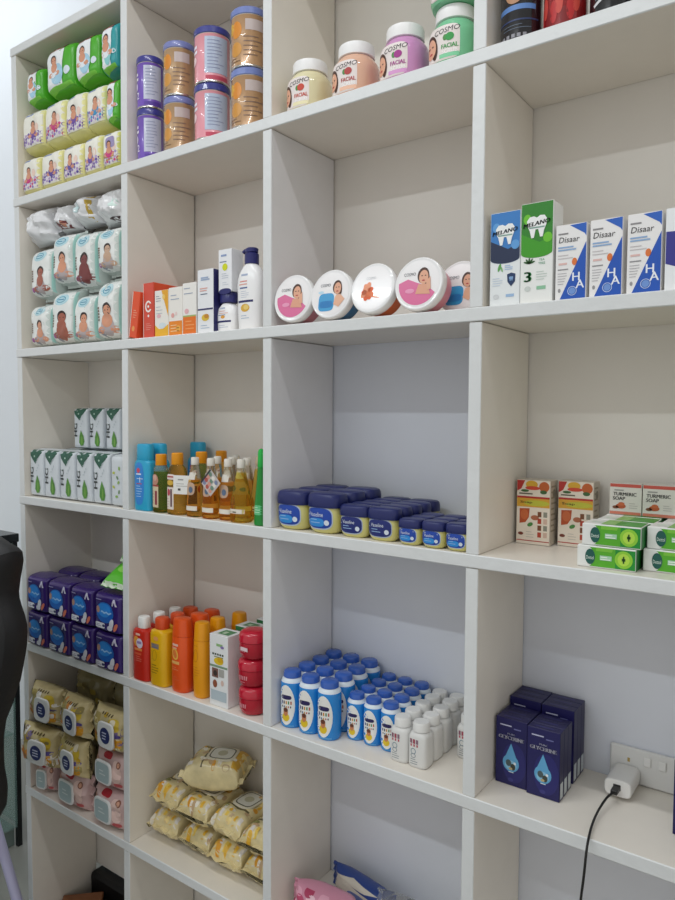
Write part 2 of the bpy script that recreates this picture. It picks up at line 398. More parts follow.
# ================================================================== top row: formula tins
def tin(r, h, style):
    main, side, lidc = {'purple': ('#7454b8', '#c3c6dc', '#3b3a8c'), 'gold': ('#b3926c', '#a98a6a', '#7880b8'),
                        'pink': ('#e59aa6', '#b9c6dc', '#3a3f8e'), 'bronze': ('#b58f68', '#a07c5c', '#7484c0')}[style]
    t = bpy.data.objects.new('formula_tin', None); C.objects.link(t)
    met = M(main, .27, metal=.12 if style in ('gold', 'bronze') else .0, coat=.35)
    rim = M('#c9c6c0', .2, metal=.9); hb = h - .013
    mb = MB().loft([(0, r * .97, r * .97, 2), (.001, r, r, 2), (.004, r, r, 2), (.005, r * .985, r * .985, 2), (hb - .004, r * .985, r * .985, 2), (hb - .003, r, r, 2), (hb, r, r, 2)], met, 40,
                   fm=lambda z: rim if z < .0045 or z > hb - .0045 else met)
    g = G(); w = r * PI
    if style in ('purple', 'pink'):
        g.rect(r * .35, h * .16, r * 1.75, h * .80, M(side, .25, coat=.4), 0); g.lines(r * .5, h * .74, r * 1.5, 9, h * .06, '#8f97b8', 1, .0018, 3)
        g.lines(-r * .9, h * .68, -r * .1, 2, h * .09, '#eee8f4', 1, .006, 5)
        if style == 'purple': g.text('2', -r * .25, h * .25, h * .13, '#f1eef8', 1)
        g.ell(-r * .55, h * .42, r * .3, h * .08, '#d8cdea' if style == 'purple' else '#f3d4d8', 1)
        g.rect(r * .4, h * .05, r * 1.75, h * .12, '#c74e66' if style == 'pink' else '#5a3da0', 0)
    else:
        g.ell(-r * .05, h * .62, r * .35, h * .14, M('#d98a2c', .3), 0); g.ell(-r * .5, h * .66, r * .28, h * .1, M('#e0b13a', .3), 0)
        g.rect(r * .5, h * .60, r * 1.5, h * .78, M('#c5b7b4', .3), 0)
        g.lines(r * .4, h * .50, r * 1.6, 5, h * .075, M('#80685a', .3), 0, .002, 8); g.ell(-r * .1, h * .3, r * .4, h * .12, M('#d0933f', .3), 0)
        g.lines(-r * .7, h * .16, r * .3, 2, h * .05, M('#7a5a3c', .3), 1, .0015)
    g.onto(mb, on_cyl(r * .985, -PI / 2), .005)
    mb.obj('tin_body', t)
    l = MB().loft([(hb - .003, r * 1.0, r * 1.0, 2), (hb - .002, r * 1.03, r * 1.03, 2), (hb + .009, r * 1.03, r * 1.03, 2), (hb + .0115, r * .98, r * .98, 2), (hb + .0125, r * .93, r * .93, 2)], M(lidc, .3, coat=.3), 40)
    l.obj('lid', t)
    return t
for st, x, r, h, nm in [('purple', .611, .0300, .1170, 'purple'), ('gold', .710, .0343, .1175, 'gold and brown'), ('pink', .813, .0378, .1165, 'pink'), ('bronze', .921, .0375, .1185, 'bronze coloured')]:
    t = tin(r, h, st); t.location = (x, .041, Z1)
    tag(t, f'{nm} formula milk tin, lower of its stack on the top shelf', 'tin', 'formula milk tins on the top shelf')
    dup(t, (x, .041, Z1 + h), f'{nm} formula milk tin, upper of its stack on the top shelf')

# ------------------------------------------------------------------ face scrub jars
def scrub_jar(col, accent):
    t = bpy.data.objects.new('scrub_jar', None); C.objects.link(t)
    secs = [(0, .034, .034, 2), (.002, .040, .040, 2.2), (.008, .0425, .0425, 2.3), (.052, .0425, .0425, 2.3), (.062, .041, .041, 2.2), (.070, .036, .036, 2), (.076, .031, .031, 2)]
    mb = MB().loft(secs, M(col, .16, trans=.12, coat=.5), 40); mb.obj('jar', t)
    g = G(); g.rrect(-.006, .034, .032, .028, M('#e8dfdc', .4), 0, 6); lady(g, -.026, .030, .038)
    g.text('COSMO', .004, .053, .0085, '#1f1b22', 2, .044, shear=.2, rot=.08); g.ell(.010, .041, .0075, .0065, accent, 2); g.ell(.002, .041, .004, .005, '#4c8a44', 1)
    g.text('FACIAL', .010, .027, .007, accent, 2, .028, fat=.0003); g.text('SCRUB', .010, .0185, .006, '#ffffff', 2, .026); g.rect(-.008, .009, .025, .0155, col, 1)
    mb = MB(); g.onto(mb, on_loft(secs), .006); mb.obj('label', t)
    l = MB().loft([(.0765, .032, .032, 2), (.0775, .0340, .0340, 2), (.0945, .0336, .0336, 2), (.0985, .0324, .0324, 2), (.100, .029, .029, 2)], M('#ececec', .35), 40); l.obj('lid', t)
    return t
jars = []
for x, c, a, nm in [(1.070, '#ebe3b8', '#c8432f', 'cream'), (1.179, '#eebfa4', '#b23a3a', 'peach'), (1.283, '#d99ad0', '#a3268a', 'pink'), (1.381, '#7fcfa0', '#2f9a46', 'green')]:
    j = scrub_jar(c, a); j.location = (x, .052, Z1); tag(j, f'{nm} face scrub jar with white lid standing on the top shelf', 'jar', 'face scrub jars'); jars.append(j)
dup(jars[3], (1.383, .052, Z1 + .1004), 'green face scrub jar stacked on top of another green jar', rz=.1)
# ------------------------------------------------------------------ dark tubs, right of the jars
def tub(style):
    t = bpy.data.objects.new('hair_product_can', None); C.objects.link(t); r = .0325
    secs = [(0, r * .95, r * .95, 2), (.002, r, r, 2), (.135, r, r, 2), (.14, r * .95, r * .95, 2)]
    mb = MB().loft(secs, M('#17161b' if style != 'red' else '#8f1c20', .2, coat=.5), 40); g = G()
    if style == 'black':
        g.rect(-.034, .052, .034, .060, '#5d86c4', 0); g.ell(0, .080, .016, .018, '#b98a68', 1); g.rect(-.04, .0355, .04, .038, '#2c3c66', 0)
        g.lines(-.02, .03, .03, 2, .005, '#55606f', 0)
        for i in range(5): g.rect(-.022 + i * .009, .011, -.0165 + i * .009, .0165, '#8f9098', 0)
    elif style == 'red':
        for i in range(9): g.ell(-.034 + i * .0085, .03 + .014 * math.sin(i * 2.1), .0062, .017, ['#b7272a', '#c9463a', '#7d1418'][i % 3], 0, 12)
        g.ell(.014, .068, .018, .013, '#3f9a3c', 1); g.ell(-.008, .078, .014, .010, '#59b04a', 1); g.rect(.032, .056, .040, .075, '#d8d5d2', 1)
    else:
        for i in range(4): g.poly([(-.02 + i * .002, .018 + i * .009), (.02 + i * .002, .036 + i * .009), (.018 + i * .002, .040 + i * .009), (-.022 + i * .002, .022 + i * .009)], ['#d3d6da', '#6c6f78'][i % 2], 1)
    g.onto(mb, on_cyl(r, -PI / 2), .005); mb.obj('can_body', t)
    MB().loft([(.1405, r * .96, r * .96, 2), (.142, r * 1.0, r * 1.0, 2), (.158, r * .99, r * .99, 2), (.160, r * .95, r * .95, 2)], M('#222228', .3), 40).obj('cap', t)
    return t
for st, x, lb in [('black', 1.497, 'black can with blue band beside the upright on the top shelf'), ('red', 1.567, 'dark red can with fruit print between two black cans'), ('slant', 1.637, 'black can with slanting white lettering right of the red can')]:
    t = tub(st); t.location = (x, .052, Z1); tag(t, lb, 'can', 'hair product cans on the top shelf')
dup(t, (1.706, .052, Z1), 'black can at the right edge of the photo on the top shelf')

# ================================================================== cartons
def carton(name, w, d, h, body, front=None, side=None, top=None, ch=.0006):
    mb = MB().box(-w / 2, w / 2, 0, d, 0, h, M(body, .38), ch)
    if front: g = G(); front(g, w, h); g.onto(mb, on_front(0))
    if side: g = G(); side(g, d, h); g.onto(mb, on_right(w / 2))
    if top: g = G(); top(g, w, d); g.onto(mb, on_top(h))
    return mb.obj(name, None, None)
def fl(g, x0, y0, x1, y1, m, l=0): g.rect(x0 + .0007, y0 + .0007, x1 - .0007, y1 - .0007, m, l)
# second row, second cell
def f_c(g, w, h):
    fl(g, -w / 2, 0, w / 2, h, '#d9513f', 0); g.rect(-w / 2 + .0006, .001, -w / 2 + .002, h - .001, '#f3e4dd', 1)
    g.ring(0, h * .57, w * .30, w * .36, w * .11, '#f5f2ee', 1, 24); g.rect(w * .12, h * .52, w * .34, h * .62, '#d9513f', 2); g.ell(0, h * .57, .003, .003, '#f5f2ee', 2)
    g.ell(0, h * .40, .003, .003, '#f5f2ee', 1)
    g.lines(-w * .25, h * .26, w * .3, 4, h * .035, '#e9a99a', 1, .0009)
o = carton('serum_carton', .037, .105, .125, '#e0523a', f_c, lambda g, d, h: fl(g, 0, 0, d, h, '#e0502c', 0)); o.location = (.634, .012, Z2); tag(o, 'coral red carton with large white letter C, deepest box on its shelf', 'carton')
def f_o(g, w, h):
    fl(g, -w / 2, 0, w / 2, h, '#e6552f', 0); g.ell(0, h * .2, w * .18, h * .06, '#f0a05a', 1); g.rect(-w / 2 + .0006, .001, -w / 2 + .002, h - .001, '#f7ece4', 1); g.lines(-w * .2, h * .6, w * .3, 4, h * .05, '#f5c4a6', 1, .001)
o = carton('serum_carton', .027, .026, .106, '#e6552f', f_o); o.location = (.5860, .004, Z2 + .0024); o.rotation_euler = (0, .165, 0); tag(o, 'orange carton leaning against the coral red carton', 'carton')
o = carton('serum_carton', .034, .05, .117, '#dd4a30', f_o); o.location = (.5915, .108, Z2); tag(o, 'orange red carton standing upright behind the leaning one', 'carton')
def f_wb(g, w, h): g.lines(-w * .4, h * .9, w * .35, 3, h * .08, '#4d6478', 1, .0014, 4); g.rect(-w * .4, h * .45, w * .3, h * .5, '#e9c6c9', 1); g.lines(-w * .4, h * .38, w * .3, 5, h * .07, '#9fb0bd', 1, .001, 2)
def f_yw(g, w, h):
    g.poly([(w * .0, h * .995), (w * .48, h * .995), (w * .48, h * .42)], '#e9a92c', 0); g.poly([(-w * .48, h * .01), (w * .48, h * .01), (w * .48, h * .26), (w * .1, h * .17), (-w * .2, h * .17), (-w * .48, h * .26)], '#eeb52d', 0)
    g.ell(w * .16, h * .85, w * .1, h * .06, '#f2cf71', 1); g.lines(-w * .4, h * .88, -w * .02, 3, h * .05, '#6f7f94', 1, .001); g.lines(-w * .4, h * .65, w * .1, 3, h * .07, '#a3afbf', 1, .001); g.ell(-w * .2, h * .45, w * .14, w * .1, '#e8b9c2', 1)
    g.ell(w * .05, h * .24, w * .25, w * .14, '#d6e3ea', 1)
o = carton('cream_carton', .0465, .05, .104, '#efece6', f_yw); o.location = (.679, .012, Z2); tag(o, 'white carton with yellow wedge right of the coral carton', 'carton', 'white and orange cream cartons')
def f_wo(g, w, h, c='#ec8a26'):
    g.rect(-w * .48, .001, w * .48, h * .30, c, 0); g.lines(-w * .35, h * .84, w * .3, 2, h * .08, '#8fa0bb', 1, .0016); g.ell(-w * .2, h * .42, w * .12, h * .05, '#e5a9a4', 1); g.ell(w * .05, h * .45, w * .08, h * .04, '#ead3cf', 1)
    g.lines(-w * .36, h * .22, w * .3, 3, h * .06, '#f7d9a6', 1, .0016); g.ell(w * .2, h * .14, w * .16, h * .06, '#f3b24e', 1)
o = carton('cream_carton', .0445, .05, .106, '#efece6', f_wo); o.location = (.7265, .011, Z2); tag(o, 'white carton with amber bottom third, second from the coral carton', 'carton', 'white and orange cream cartons')
def f_wo2(g, w, h):
    g.rect(-w * .48, .001, w * .48, h * .34, '#e9761f', 0); g.rect(-w * .48, h * .34, w * .48, h * .37, '#9fb46a', 0); g.lines(-w * .4, h * .9, w * .3, 2, h * .1, '#93a0b8', 1, .0016); g.ell(-w * .2, h * .45, w * .16, h * .05, '#e7b3ba', 1); g.lines(-w * .3, h * .26, w * .4, 3, h * .07, '#f3a25e', 1, .0022)
o = carton('cream_carton', .0425, .05, .111, '#f0eeea', f_wo2); o.location = (.7710, .011, Z2); tag(o, 'white carton with deep orange base, next to the navy sided box', 'carton', 'white and orange cream cartons')
def f_nv(g, w, h):
    g.lines(-w * .28, h * .88, w * .4, 2, h * .03, '#9db1cf', 1, .003, 3); g.lines(-w * .35, h * .71, w * .35, 2, h * .035, '#e3a59a', 1, .002, 4); g.lines(-w * .3, h * .62, w * .35, 1, .01, '#6d7b92', 1, .002)
    g.rect(-w * .48, h * .36, w * .48, h * .385, '#2c2d66', 1); g.ell(0, h * .24, w * .24, h * .055, '#e0bf3f', 1); g.ell(w * .08, h * .26, w * .15, h * .035, '#c98a2c', 2); g.lines(-w * .3, h * .12, w * .3, 2, h * .04, '#9fb6cf', 1, .0012)
o = carton('lotion_carton', .0475, .065, .134, '#eceef2', f_nv, lambda g, d, h: fl(g, 0, 0, d, h, '#2b2a63', 0)); o.location = (.8205, .011, Z2); tag(o, 'white lotion carton with navy side and yellow fruit picture', 'carton')
o = carton('cream_carton', .034, .05, .085, '#eef0f1', f_wb); o.location = (.633, .152, Z2); tag(o, 'small white carton hidden at the back behind the coral carton', 'carton')
o = carton('cream_carton', .023, .024, .104, '#eef0f1', f_wb); o.location = (.5860, .034, Z2); tag(o, 'narrow white carton behind the leaning orange carton by the left upright', 'carton')

def bottle_parts(t, secs, bm, cap, capm, g=None, maxu=.008, n=36, fm=None, capname='cap'):
    mb = MB().loft(secs, bm, n, fm=fm)
    mb.obj('bottle', t)
    if g:
        mb = MB(); g.onto(mb, on_loft(secs), maxu); mb.obj('label', t)
    if cap: MB().loft(cap, capm, 32).obj(capname, t)
    return t
NAVY = M('#2a2c6b', .3)
# lotion bottles
t = thing('lotion_bottle', 'tall white lotion bottle with navy pump beside the upright', 'bottle', (.936, .031, Z2))
se = [(0, .026, .018, 2.6), (.002, .0285, .020, 2.6), (.05, .031, .021, 2.6), (.095, .0325, .021, 2.5), (.113, .029, .019, 2.4), (.126, .021, .016, 2.2), (.133, .013, .013, 2), (.136, .012, .012, 2)]
g = G(); g.lines(-.012, .112, .016, 1, .01, '#a9b6d0', 0, .004); g.lines(-.015, .098, .017, 1, .01, '#d98f86', 0, .0025); g.lines(-.017, .092, .018, 1, .01, '#e0a79c', 0, .0025); g.lines(-.015, .085, .018, 1, .01, '#5a6d9c', 0, .003); g.lines(-.012, .077, .012, 4, .004, '#b9c2d2', 0, .001)
g.rect(-.020, .054, .020, .0585, '#2b2d66', 0); g.ell(0, .043, .012, .008, '#e2b243', 0); g.ell(.003, .044, .007, .005, '#efd27a', 1); g.lines(-.012, .028, .012, 2, .005, '#a9bcd2', 0, .0014)
bottle_parts(t, se, GLOSSW, [(.1335, .0135, .0135, 2), (.1345, .0148, .0148, 2), (.154, .0148, .0148, 2), (.156, .013, .013, 2)], NAVY, g, capname='pump_collar')
mb = MB().loft([(.1563, .010, .009, 2), (.158, .0135, .011, 2.5), (.165, .014, .011, 2.5), (.167, .011, .009, 2)], NAVY, 24); mb.tube([(-.004, 0, .162), (-.018, -.001, .163), (-.022, -.001, .160)], .0042, NAVY); mb.obj('pump_head', t)
t = thing('lotion_bottle', 'short white lotion bottle with navy cap under a standing box', 'bottle', (.866, .036, Z2))
se = [(0, .022, .014, 2.6), (.002, .0255, .0165, 2.8), (.035, .0268, .017, 2.8), (.050, .0245, .016, 2.5), (.058, .017, .0135, 2.2), (.0605, .013, .012, 2)]
g = G(); g.lines(-.012, .051, .012, 1, .01, '#a7b3cf', 0, .003); g.lines(-.014, .044, .014, 2, .0045, '#dba59a', 0, .0014); g.lines(-.017, .036, .017, 1, .01, '#8795b4', 0, .0016); g.ell(-.002, .031, .006, .0035, '#e5a545', 0); g.rect(-.0205, .0195, .019, .0235, '#2b2d66', 0); g.lines(-.016, .014, .014, 2, .004, '#aebbd0', 0, .001)
bottle_parts(t, se, GLOSSW, [(.0610, .019, .0145, 2.6), (.062, .0205, .0155, 2.6), (.081, .0205, .0155, 2.6), (.083, .019, .0142, 2.6)], NAVY, g)
def f_tb(g, w, h):
    g.lines(-w * .3, h * .88, w * .35, 1, .01, '#8fa3c9', 1, .004); g.lines(-w * .4, h * .72, w * .4, 1, .01, '#7d8aa6', 1, .002); g.ell(0, h * .58, w * .2, w * .2, '#d6dd1f', 1); g.lines(-w * .25, h * .43, w * .3, 3, h * .05, '#b6bfcd', 1, .001)
    g.ell(0, -.001 + h * .02, w * .47, h * .07, '#2a2c6b', 1)
    g.lines(-w * .2, h * .22, w * .3, 2, h * .05, '#c3cad6', 1, .001)
o = carton('lotion_carton', .038, .035, .088, '#eef0f4', f_tb); o.location = (.870, .020, Z2 + .0834); tag(o, 'white carton with lime green dot standing on the short lotion bottle', 'carton')

# ================================================================== round cream tubs on edge
def cream_tub(style):
    R = .0465; t = bpy.data.objects.new('cream_tub', None); C.objects.link(t)
    bc = {'pink': '#d88a98', 'blue': '#3f7fb0', 'orange': '#e2703a'}[style]
    MB().loft([(0, R * .84, R * .84, 2), (.002, R * .88, R * .88, 2), (.028, R * .93, R * .93, 2), (.030, R * .93, R * .93, 2)], M(bc, .3), 44).obj('tub', t)
    l = MB().loft([(.0305, R * .985, R * .985, 2), (.0315, R, R, 2), (.044, R, R, 2), (.0462, R * .975, R * .975, 2), (.0470, R * .94, R * .94, 2), (.0467, R * .90, R * .90, 2)], M('#f0f0f1', .2, coat=.4), 48); l.obj('lid', t)
    g = G(); r = R * .87; g.ell(0, 0, r, r, M('#f3f1f2', .16, coat=.6), 0, 40)
    if style == 'pink':
        q = [(r * .93 * math.cos(a), r * .93 * math.sin(a)) for a in [PI * .98 + i * PI * .86 / 16 for i in range(17)]]
        g.poly(q + [(r * .45, -r * .15), (-r * .1, r * .05), (-r * .5, r * .22)], M('#df6f9f', .2, coat=.5), 1)
        lady(g, r * .25, r * .25, r * .72, 2); g.poly([(r * .02, -r * .05), (r * .45, -r * .05), (r * .6, -r * .5), (-r * .1, -r * .45)], '#e0a488', 3); g.poly([(r * .38, r * .05), (r * .56, r * .25), (r * .62, -r * .3), (r * .45, -r * .3)], '#e3ab8e', 5)
        g.ell(-r * .38, -r * .3, r * .22, r * .1, '#eb9cbf', 2)
        g.text('COSMO', -r * .42, r * .42, r * .14, '#54585f', 2, r * .56)
    elif style == 'blue':
        g.rrect(-r * .22, -r * .38, r * .44, r * .42, M('#3f9fd6', .2, coat=.5), 1); g.rrect(-r * .22, -r * .48, r * .36, r * .16, '#2d7fc0', 2)
        lady(g, r * .38, r * .22, r * .66, 2); g.poly([(r * .3, -r * .1), (r * .55, -r * .05), (r * .82, -r * .3), (r * .5, -r * .65), (r * .2, -r * .5)], '#e8b598', 3)
        g.text('COSMO', -r * .32, r * .42, r * .14, '#4a5260', 2, r * .56); g.ell(-r * .55, r * .1, r * .16, r * .07, '#bfe0f1', 1)
    else:
        rr = random.Random(4)
        for i in range(14):
            a = rr.random() * 2 * PI; d = rr.random() ** .5 * r * .3; g.ell(-r * .25 + d * math.cos(a), -r * .15 + d * math.sin(a), r * .15, r * .12, ['#ee8254', '#f3a27e', '#e9683c'][i % 3], 1 + i % 2, 14, a)
        g.ell(r * .18, -r * .42, r * .26, r * .035, '#f0926a', 1, 12, -.2); g.text('COSMO', -r * .1, r * .45, r * .12, '#b9bcc2', 1, r * .5)
    mb = MB(); g.onto(mb, on_top(.0468)); mb.obj('lid_print', t)
    return t
ta, tb_, tc = cream_tub('pink'), cream_tub('blue'), cream_tub('orange')
def put_tub(t, x, y, tilt, yaw, lb):
    th = PI / 2 - tilt; t.rotation_euler = (th, 0, yaw); t.location = (x, y + .047 * math.sin(th), Z2 + .0465 * math.sin(th) * .95 + .0002)
    tag(t, lb, 'cream tub', 'round cream tubs standing on edge')
put_tub(ta, 1.0622, .008, .14, .03, 'pink cream tub with smiling woman on lid, first from the left upright')
put_tub(tb_, 1.1530, .010, .14, 0, 'blue cream tub second from left, woman touching cheek on its lid')
put_tub(tc, 1.2440, .011, .1925, 0, 'orange cream tub standing on edge in the middle with glare on its lid')
put_tub(dup(ta, (0, 0, 0)), 1.3370, .010, .14, .02, 'pink cream tub with smiling woman on lid, second from right')
put_tub(dup(tb_, (0, 0, 0)), 1.3850, .076, .14, -.05, 'blue cream tub at far right, partly behind the upright')

# ================================================================== toothpaste and serum cartons
def tooth(g, cx, cy, s, m, l):
    g.poly([(cx - s * .5, cy + s * .32), (cx - s * .36, cy + s * .5), (cx - s * .15, cy + s * .52), (cx, cy + s * .44), (cx + s * .16, cy + s * .54), (cx + s * .38, cy + s * .52), (cx + s * .5, cy + s * .34), (cx + s * .48, cy + s * .1),
            (cx + s * .36, cy - s * .2), (cx + s * .3, cy - s * .5), (cx + s * .17, cy - s * .5), (cx + s * .07, cy - s * .12), (cx - s * .06, cy - s * .12), (cx - s * .14, cy - s * .52), (cx - s * .27, cy - s * .52), (cx - s * .36, cy - s * .15), (cx - s * .48, cy + s * .08)], m, l)
def f_tp(c1, c2, c3, tea):
    def f(g, w, h):
        bot = [(w * .485 * math.cos(a), h * .50 + h * .05 * math.sin(a)) for a in [PI + i * PI / 12 for i in range(13)]]
        g.poly(bot + [(w * .485, h * .995), (-w * .485, h * .995)], c1, 0)
        g.poly([(p[0], p[1] + .0002) for p in bot] + [(w * .485, h * .66), (w * .1, h * .60), (-w * .485, h * .70)], c2, 1)
        g.ell(w * .34, h * .64, w * .14, h * .05, c3, 2); g.ell(-w * .3, h * .84, w * .12, h * .05, c3, 1)
        tooth(g, 0, h * .755, w * .62, '#f3f5f5', 3); g.text('MELANO', 0, h * .79, h * .042, '#17211c' if tea else '#20304a', 4, w * .82, shear=.3, rot=.12, fat=.0004); g.rect(-w * .24, h * .742, w * .24, h * .756, '#86a89f', 4)
        if tea:
            for i in range(5):
                a = PI * .1 + i * PI * .2; g.ell(-w * .22 + w * .09 * math.cos(a), h * .40 + w * .07 * math.sin(a), w * .1, w * .03, '#2e5c2c', 1, 10, a)
            g.text('TEA', w * .17, h * .425, h * .022, '#4a9a72', 1); g.text('TREE', w * .17, h * .39, h * .022, '#4a9a72', 1)
            g.text('3', -w * .26, h * .265, h * .10, '#2f8f4c', 1, w * .2, fat=.0012); g.lines(w * .0, h * .31, w * .36, 4, h * .025, '#c4d3ca', 1, .001); g.ell(-w * .26, h * .145, w * .1, w * .08, '#cfd6d2', 1); g.rect(w * .02, h * .13, w * .3, h * .165, '#8fc5a2', 1)
        else:
            g.ell(-w * .18, h * .41, w * .045, h * .045, '#5fa357', 1, 12, -.3); g.ell(-w * .1, h * .39, w * .03, h * .03, '#7fb876', 1, 12, .3); g.lines(w * .0, h * .43, w * .28, 3, h * .02, '#aec6e4', 1, .0014)
            g.poly([(w * .08, h * .33), (w * .22, h * .345), (w * .36, h * .33), (w * .35, h * .25), (w * .22, h * .20), (w * .1, h * .25)], '#223a63', 1); tooth(g, w * .22, h * .28, w * .14, '#7fa3d0', 2)
            g.lines(-w * .4, h * .3, -w * .05, 4, h * .025, '#c8d6e6', 1, .001); g.rect(w * .05, h * .09, w * .32, h * .12, '#9dbde0', 1); g.ell(-w * .28, h * .1, w * .1, w * .08, '#d3d7da', 1)
    return f
TPG = 'toothpaste and serum cartons at the right of the second shelf'
o = carton('toothpaste_carton', .0495, .045, .146, '#e9eef0', f_tp('#3a7fc6', '#23304f', '#5fa0dc', False)); o.location = (1.4925, .011, Z2); tag(o, 'tall blue and white toothpaste carton with tooth picture beside the upright', 'carton')
o = carton('toothpaste_carton', .0505, .045, .152, '#eef0ee', f_tp('#2f8428', '#3f9c22', '#6cc22e', True)); o.location = (1.5437, .010, Z2); tag(o, 'tall green and white toothpaste carton with tooth picture', 'carton')
def f_ds(g, w, h):
    g.poly([(-w * .05, h * .985), (w * .485, h * .995), (w * .485, h * .82), (w * .42, h * .86)], '#2b62c0', 0); g.poly([(-w * .34, h * .012), (w * .485, h * .012), (w * .485, h * .75)], '#1f56b8', 0)
    g.rect(-w * .42, h * .87, -w * .1, h * .89, '#8c8a8c', 1); g.text('Disaar', -w * .06, h * .80, h * .075, '#2a2a30', 1, w * .66, shear=.15)
    g.lines(-w * .42, h * .71, w * .3, 2, h * .035, '#8fb0d8', 1, .0022, 3); g.lines(-w * .42, h * .60, w * .1, 2, h * .04, '#c9c4c6', 1, .0012)
    g.ell(w * .12, h * .50, w * .085, h * .05, '#e0783c', 0); g.rect(-w * .4, h * .47, -w * .12, h * .495, '#e3bdb8', 1); g.rect(-w * .42, h * .40, -w * .08, h * .415, '#8f8f92', 1)
    g.lines(-w * .42, h * .36, -w * .1, 5, h * .035, '#b5b4b8', 1, .001, 6); g.ell(-w * .36, h * .13, .002, .003, '#9a9a9c', 1)
    g.text('H', w * .18, h * .30, h * .11, '#eef3fb', 1, fat=.0003); g.text('A', w * .31, h * .20, h * .11, '#eef3fb', 1, fat=.0003)
    g.ring(w * .06, h * .115, w * .15, w * .15, .0008, '#c9d9f3', 1); g.ell(w * .06, h * .115, w * .11, w * .11, '#6f96d6', 1)
o = carton('serum_carton', .0455, .036, .1115, '#efeeee', f_ds); ds = o
for i, (x, lb) in enumerate([(1.5960, 'white and blue serum carton next to the green toothpaste carton'), (1.6465, 'white and blue serum carton in the middle of three alike'), (1.6985, 'white and blue serum carton, third from the green toothpaste carton')]):
    q = ds if i == 0 else dup(ds, (0, 0, 0)); q.location = (x, .011, Z2); tag(q, lb, 'carton', 'white and blue serum cartons')
def f_e(g, w, h):
    q = [(-w * .485, h * .33)] + [(-w * .485 + w * .97 * i / 10, h * (.33 - .16 * (i / 10))) for i in range(1, 11)]
    g.poly(q + [(w * .485, h * .70), (-w * .485, h * .72)], '#37388f', 0); g.lines(-w * .2, h * .88, w * .4, 3, h * .05, '#a7c4e0', 1, .002); g.lines(-w * .1, h * .48, w * .3, 1, .01, '#b3bfe6', 1, .002)
o = carton('serum_carton', .050, .036, .112, '#eef1f4', f_e); o.location = (1.7510, .010, Z2); tag(o, 'white carton with indigo band at the right edge of the photo', 'carton')

# ================================================================== tissue packs
def tissue(w, h, d, seed, flower=False):
    mb = MB(); f = pillow(mb, h, w, d, F('#d3dae0'), 'up', seed, 30, 22, .0012, 9, ns=24, n=44, crimp=.0, fin0=False, fin1=False); g = G(); a = w / 2 * .93
    if not flower:
        g.poly([(-a, h * .985), (-a, h * .83), (-a * .72, h * .85), (-a * .4, h * .77), (-a * .05, h * .69), (a * .25, h * .80), (a * .6, h * .87), (a, h * .90), (a, h * .985)], '#245a48', 0); g.ell(-a * .15, h * .85, a * .1, h * .02, '#a9c7b8', 1)
        g.text('HC', -a * .62, h * .46, a * .50, '#1f2a2c', 1, h * .31, rot=PI / 2, fat=.0008); g.ell(-a * .55, h * .6, a * .07, h * .015, '#3b5c50', 1)
        g.poly([(a * .16, h * .46), (a * .50, h * .32), (a * .62, h * .19), (a * .48, h * .09), (a * .12, h * .08), (-a * .10, h * .16), (-a * .06, h * .30)], '#568f3a', 1); g.ell(a * .3, h * .21, a * .06, h * .1, '#7fb04e', 2)
        for i in range(5): g.ell(a * (.1 + .16 * (i % 3)), h * (.55 + .06 * i), a * .1, h * .012, '#bcc8cc', 1, 8, i)
    else:
        for i in range(7): g.ell(a * math.sin(i * 2.3) * .5, h * (.2 + .09 * i), a * .22, h * .025, ['#8db65a', '#6f8f6a', '#b9c44e'][i % 3], 1, 10, i * 1.3)
    g.onto(mb, f, .014); return mb.obj('tissue_pack')
for i, x in enumerate([.160, .230, .301, .3725, .4445]):
    o = tissue(.0685, .129, .085, 50 + i); o.location = (x, .057, Z3); tag(o, f'white tissue pack with green leaf, {ORD[i]} from left in the lower front row', 'tissue pack', 'tissue packs in the third left cell')
o = tissue(.050, .127, .085, 58, True); o.location = (.5110, .055, Z3); tag(o, 'white tissue pack turned to its flowered side beside the upright', 'tissue pack', 'tissue packs in the third left cell')
src = o; base = None
for i, x in enumerate([.163, .233, .3045, .376, .447, .513]):
    q = tissue(.066 if i < 5 else .05, .127, .085, 60 + i) if i == 0 else dup(base, (0, 0, 0)); base = base or q
    q.location = (x, .152, Z3)
    if i == 5: q.scale = (.78, 1, 1)
    tag(q, f'white tissue pack in the lower back row behind the {ORD[i]} front pack', 'tissue pack', 'tissue packs in the third left cell')
for i, x in enumerate([.222, .293, .366, .437, .504]):
    q = tissue(.067, .114, .085, 70 + i) if i < 3 else dup(q, (0, 0, 0)); q.location = (x, .152, Z3 + .1280)
    if i == 4: q.scale = (.7, 1, 1)
    tag(q, ['white tissue pack at the left end of the upper row', 'white tissue pack second from left in the upper row', 'white tissue pack third from left in the upper row', 'white tissue pack fourth in the upper row, hidden behind the upright', 'white tissue pack last in the upper row, hidden behind the upright'][i], 'tissue pack', 'tissue packs in the third left cell')

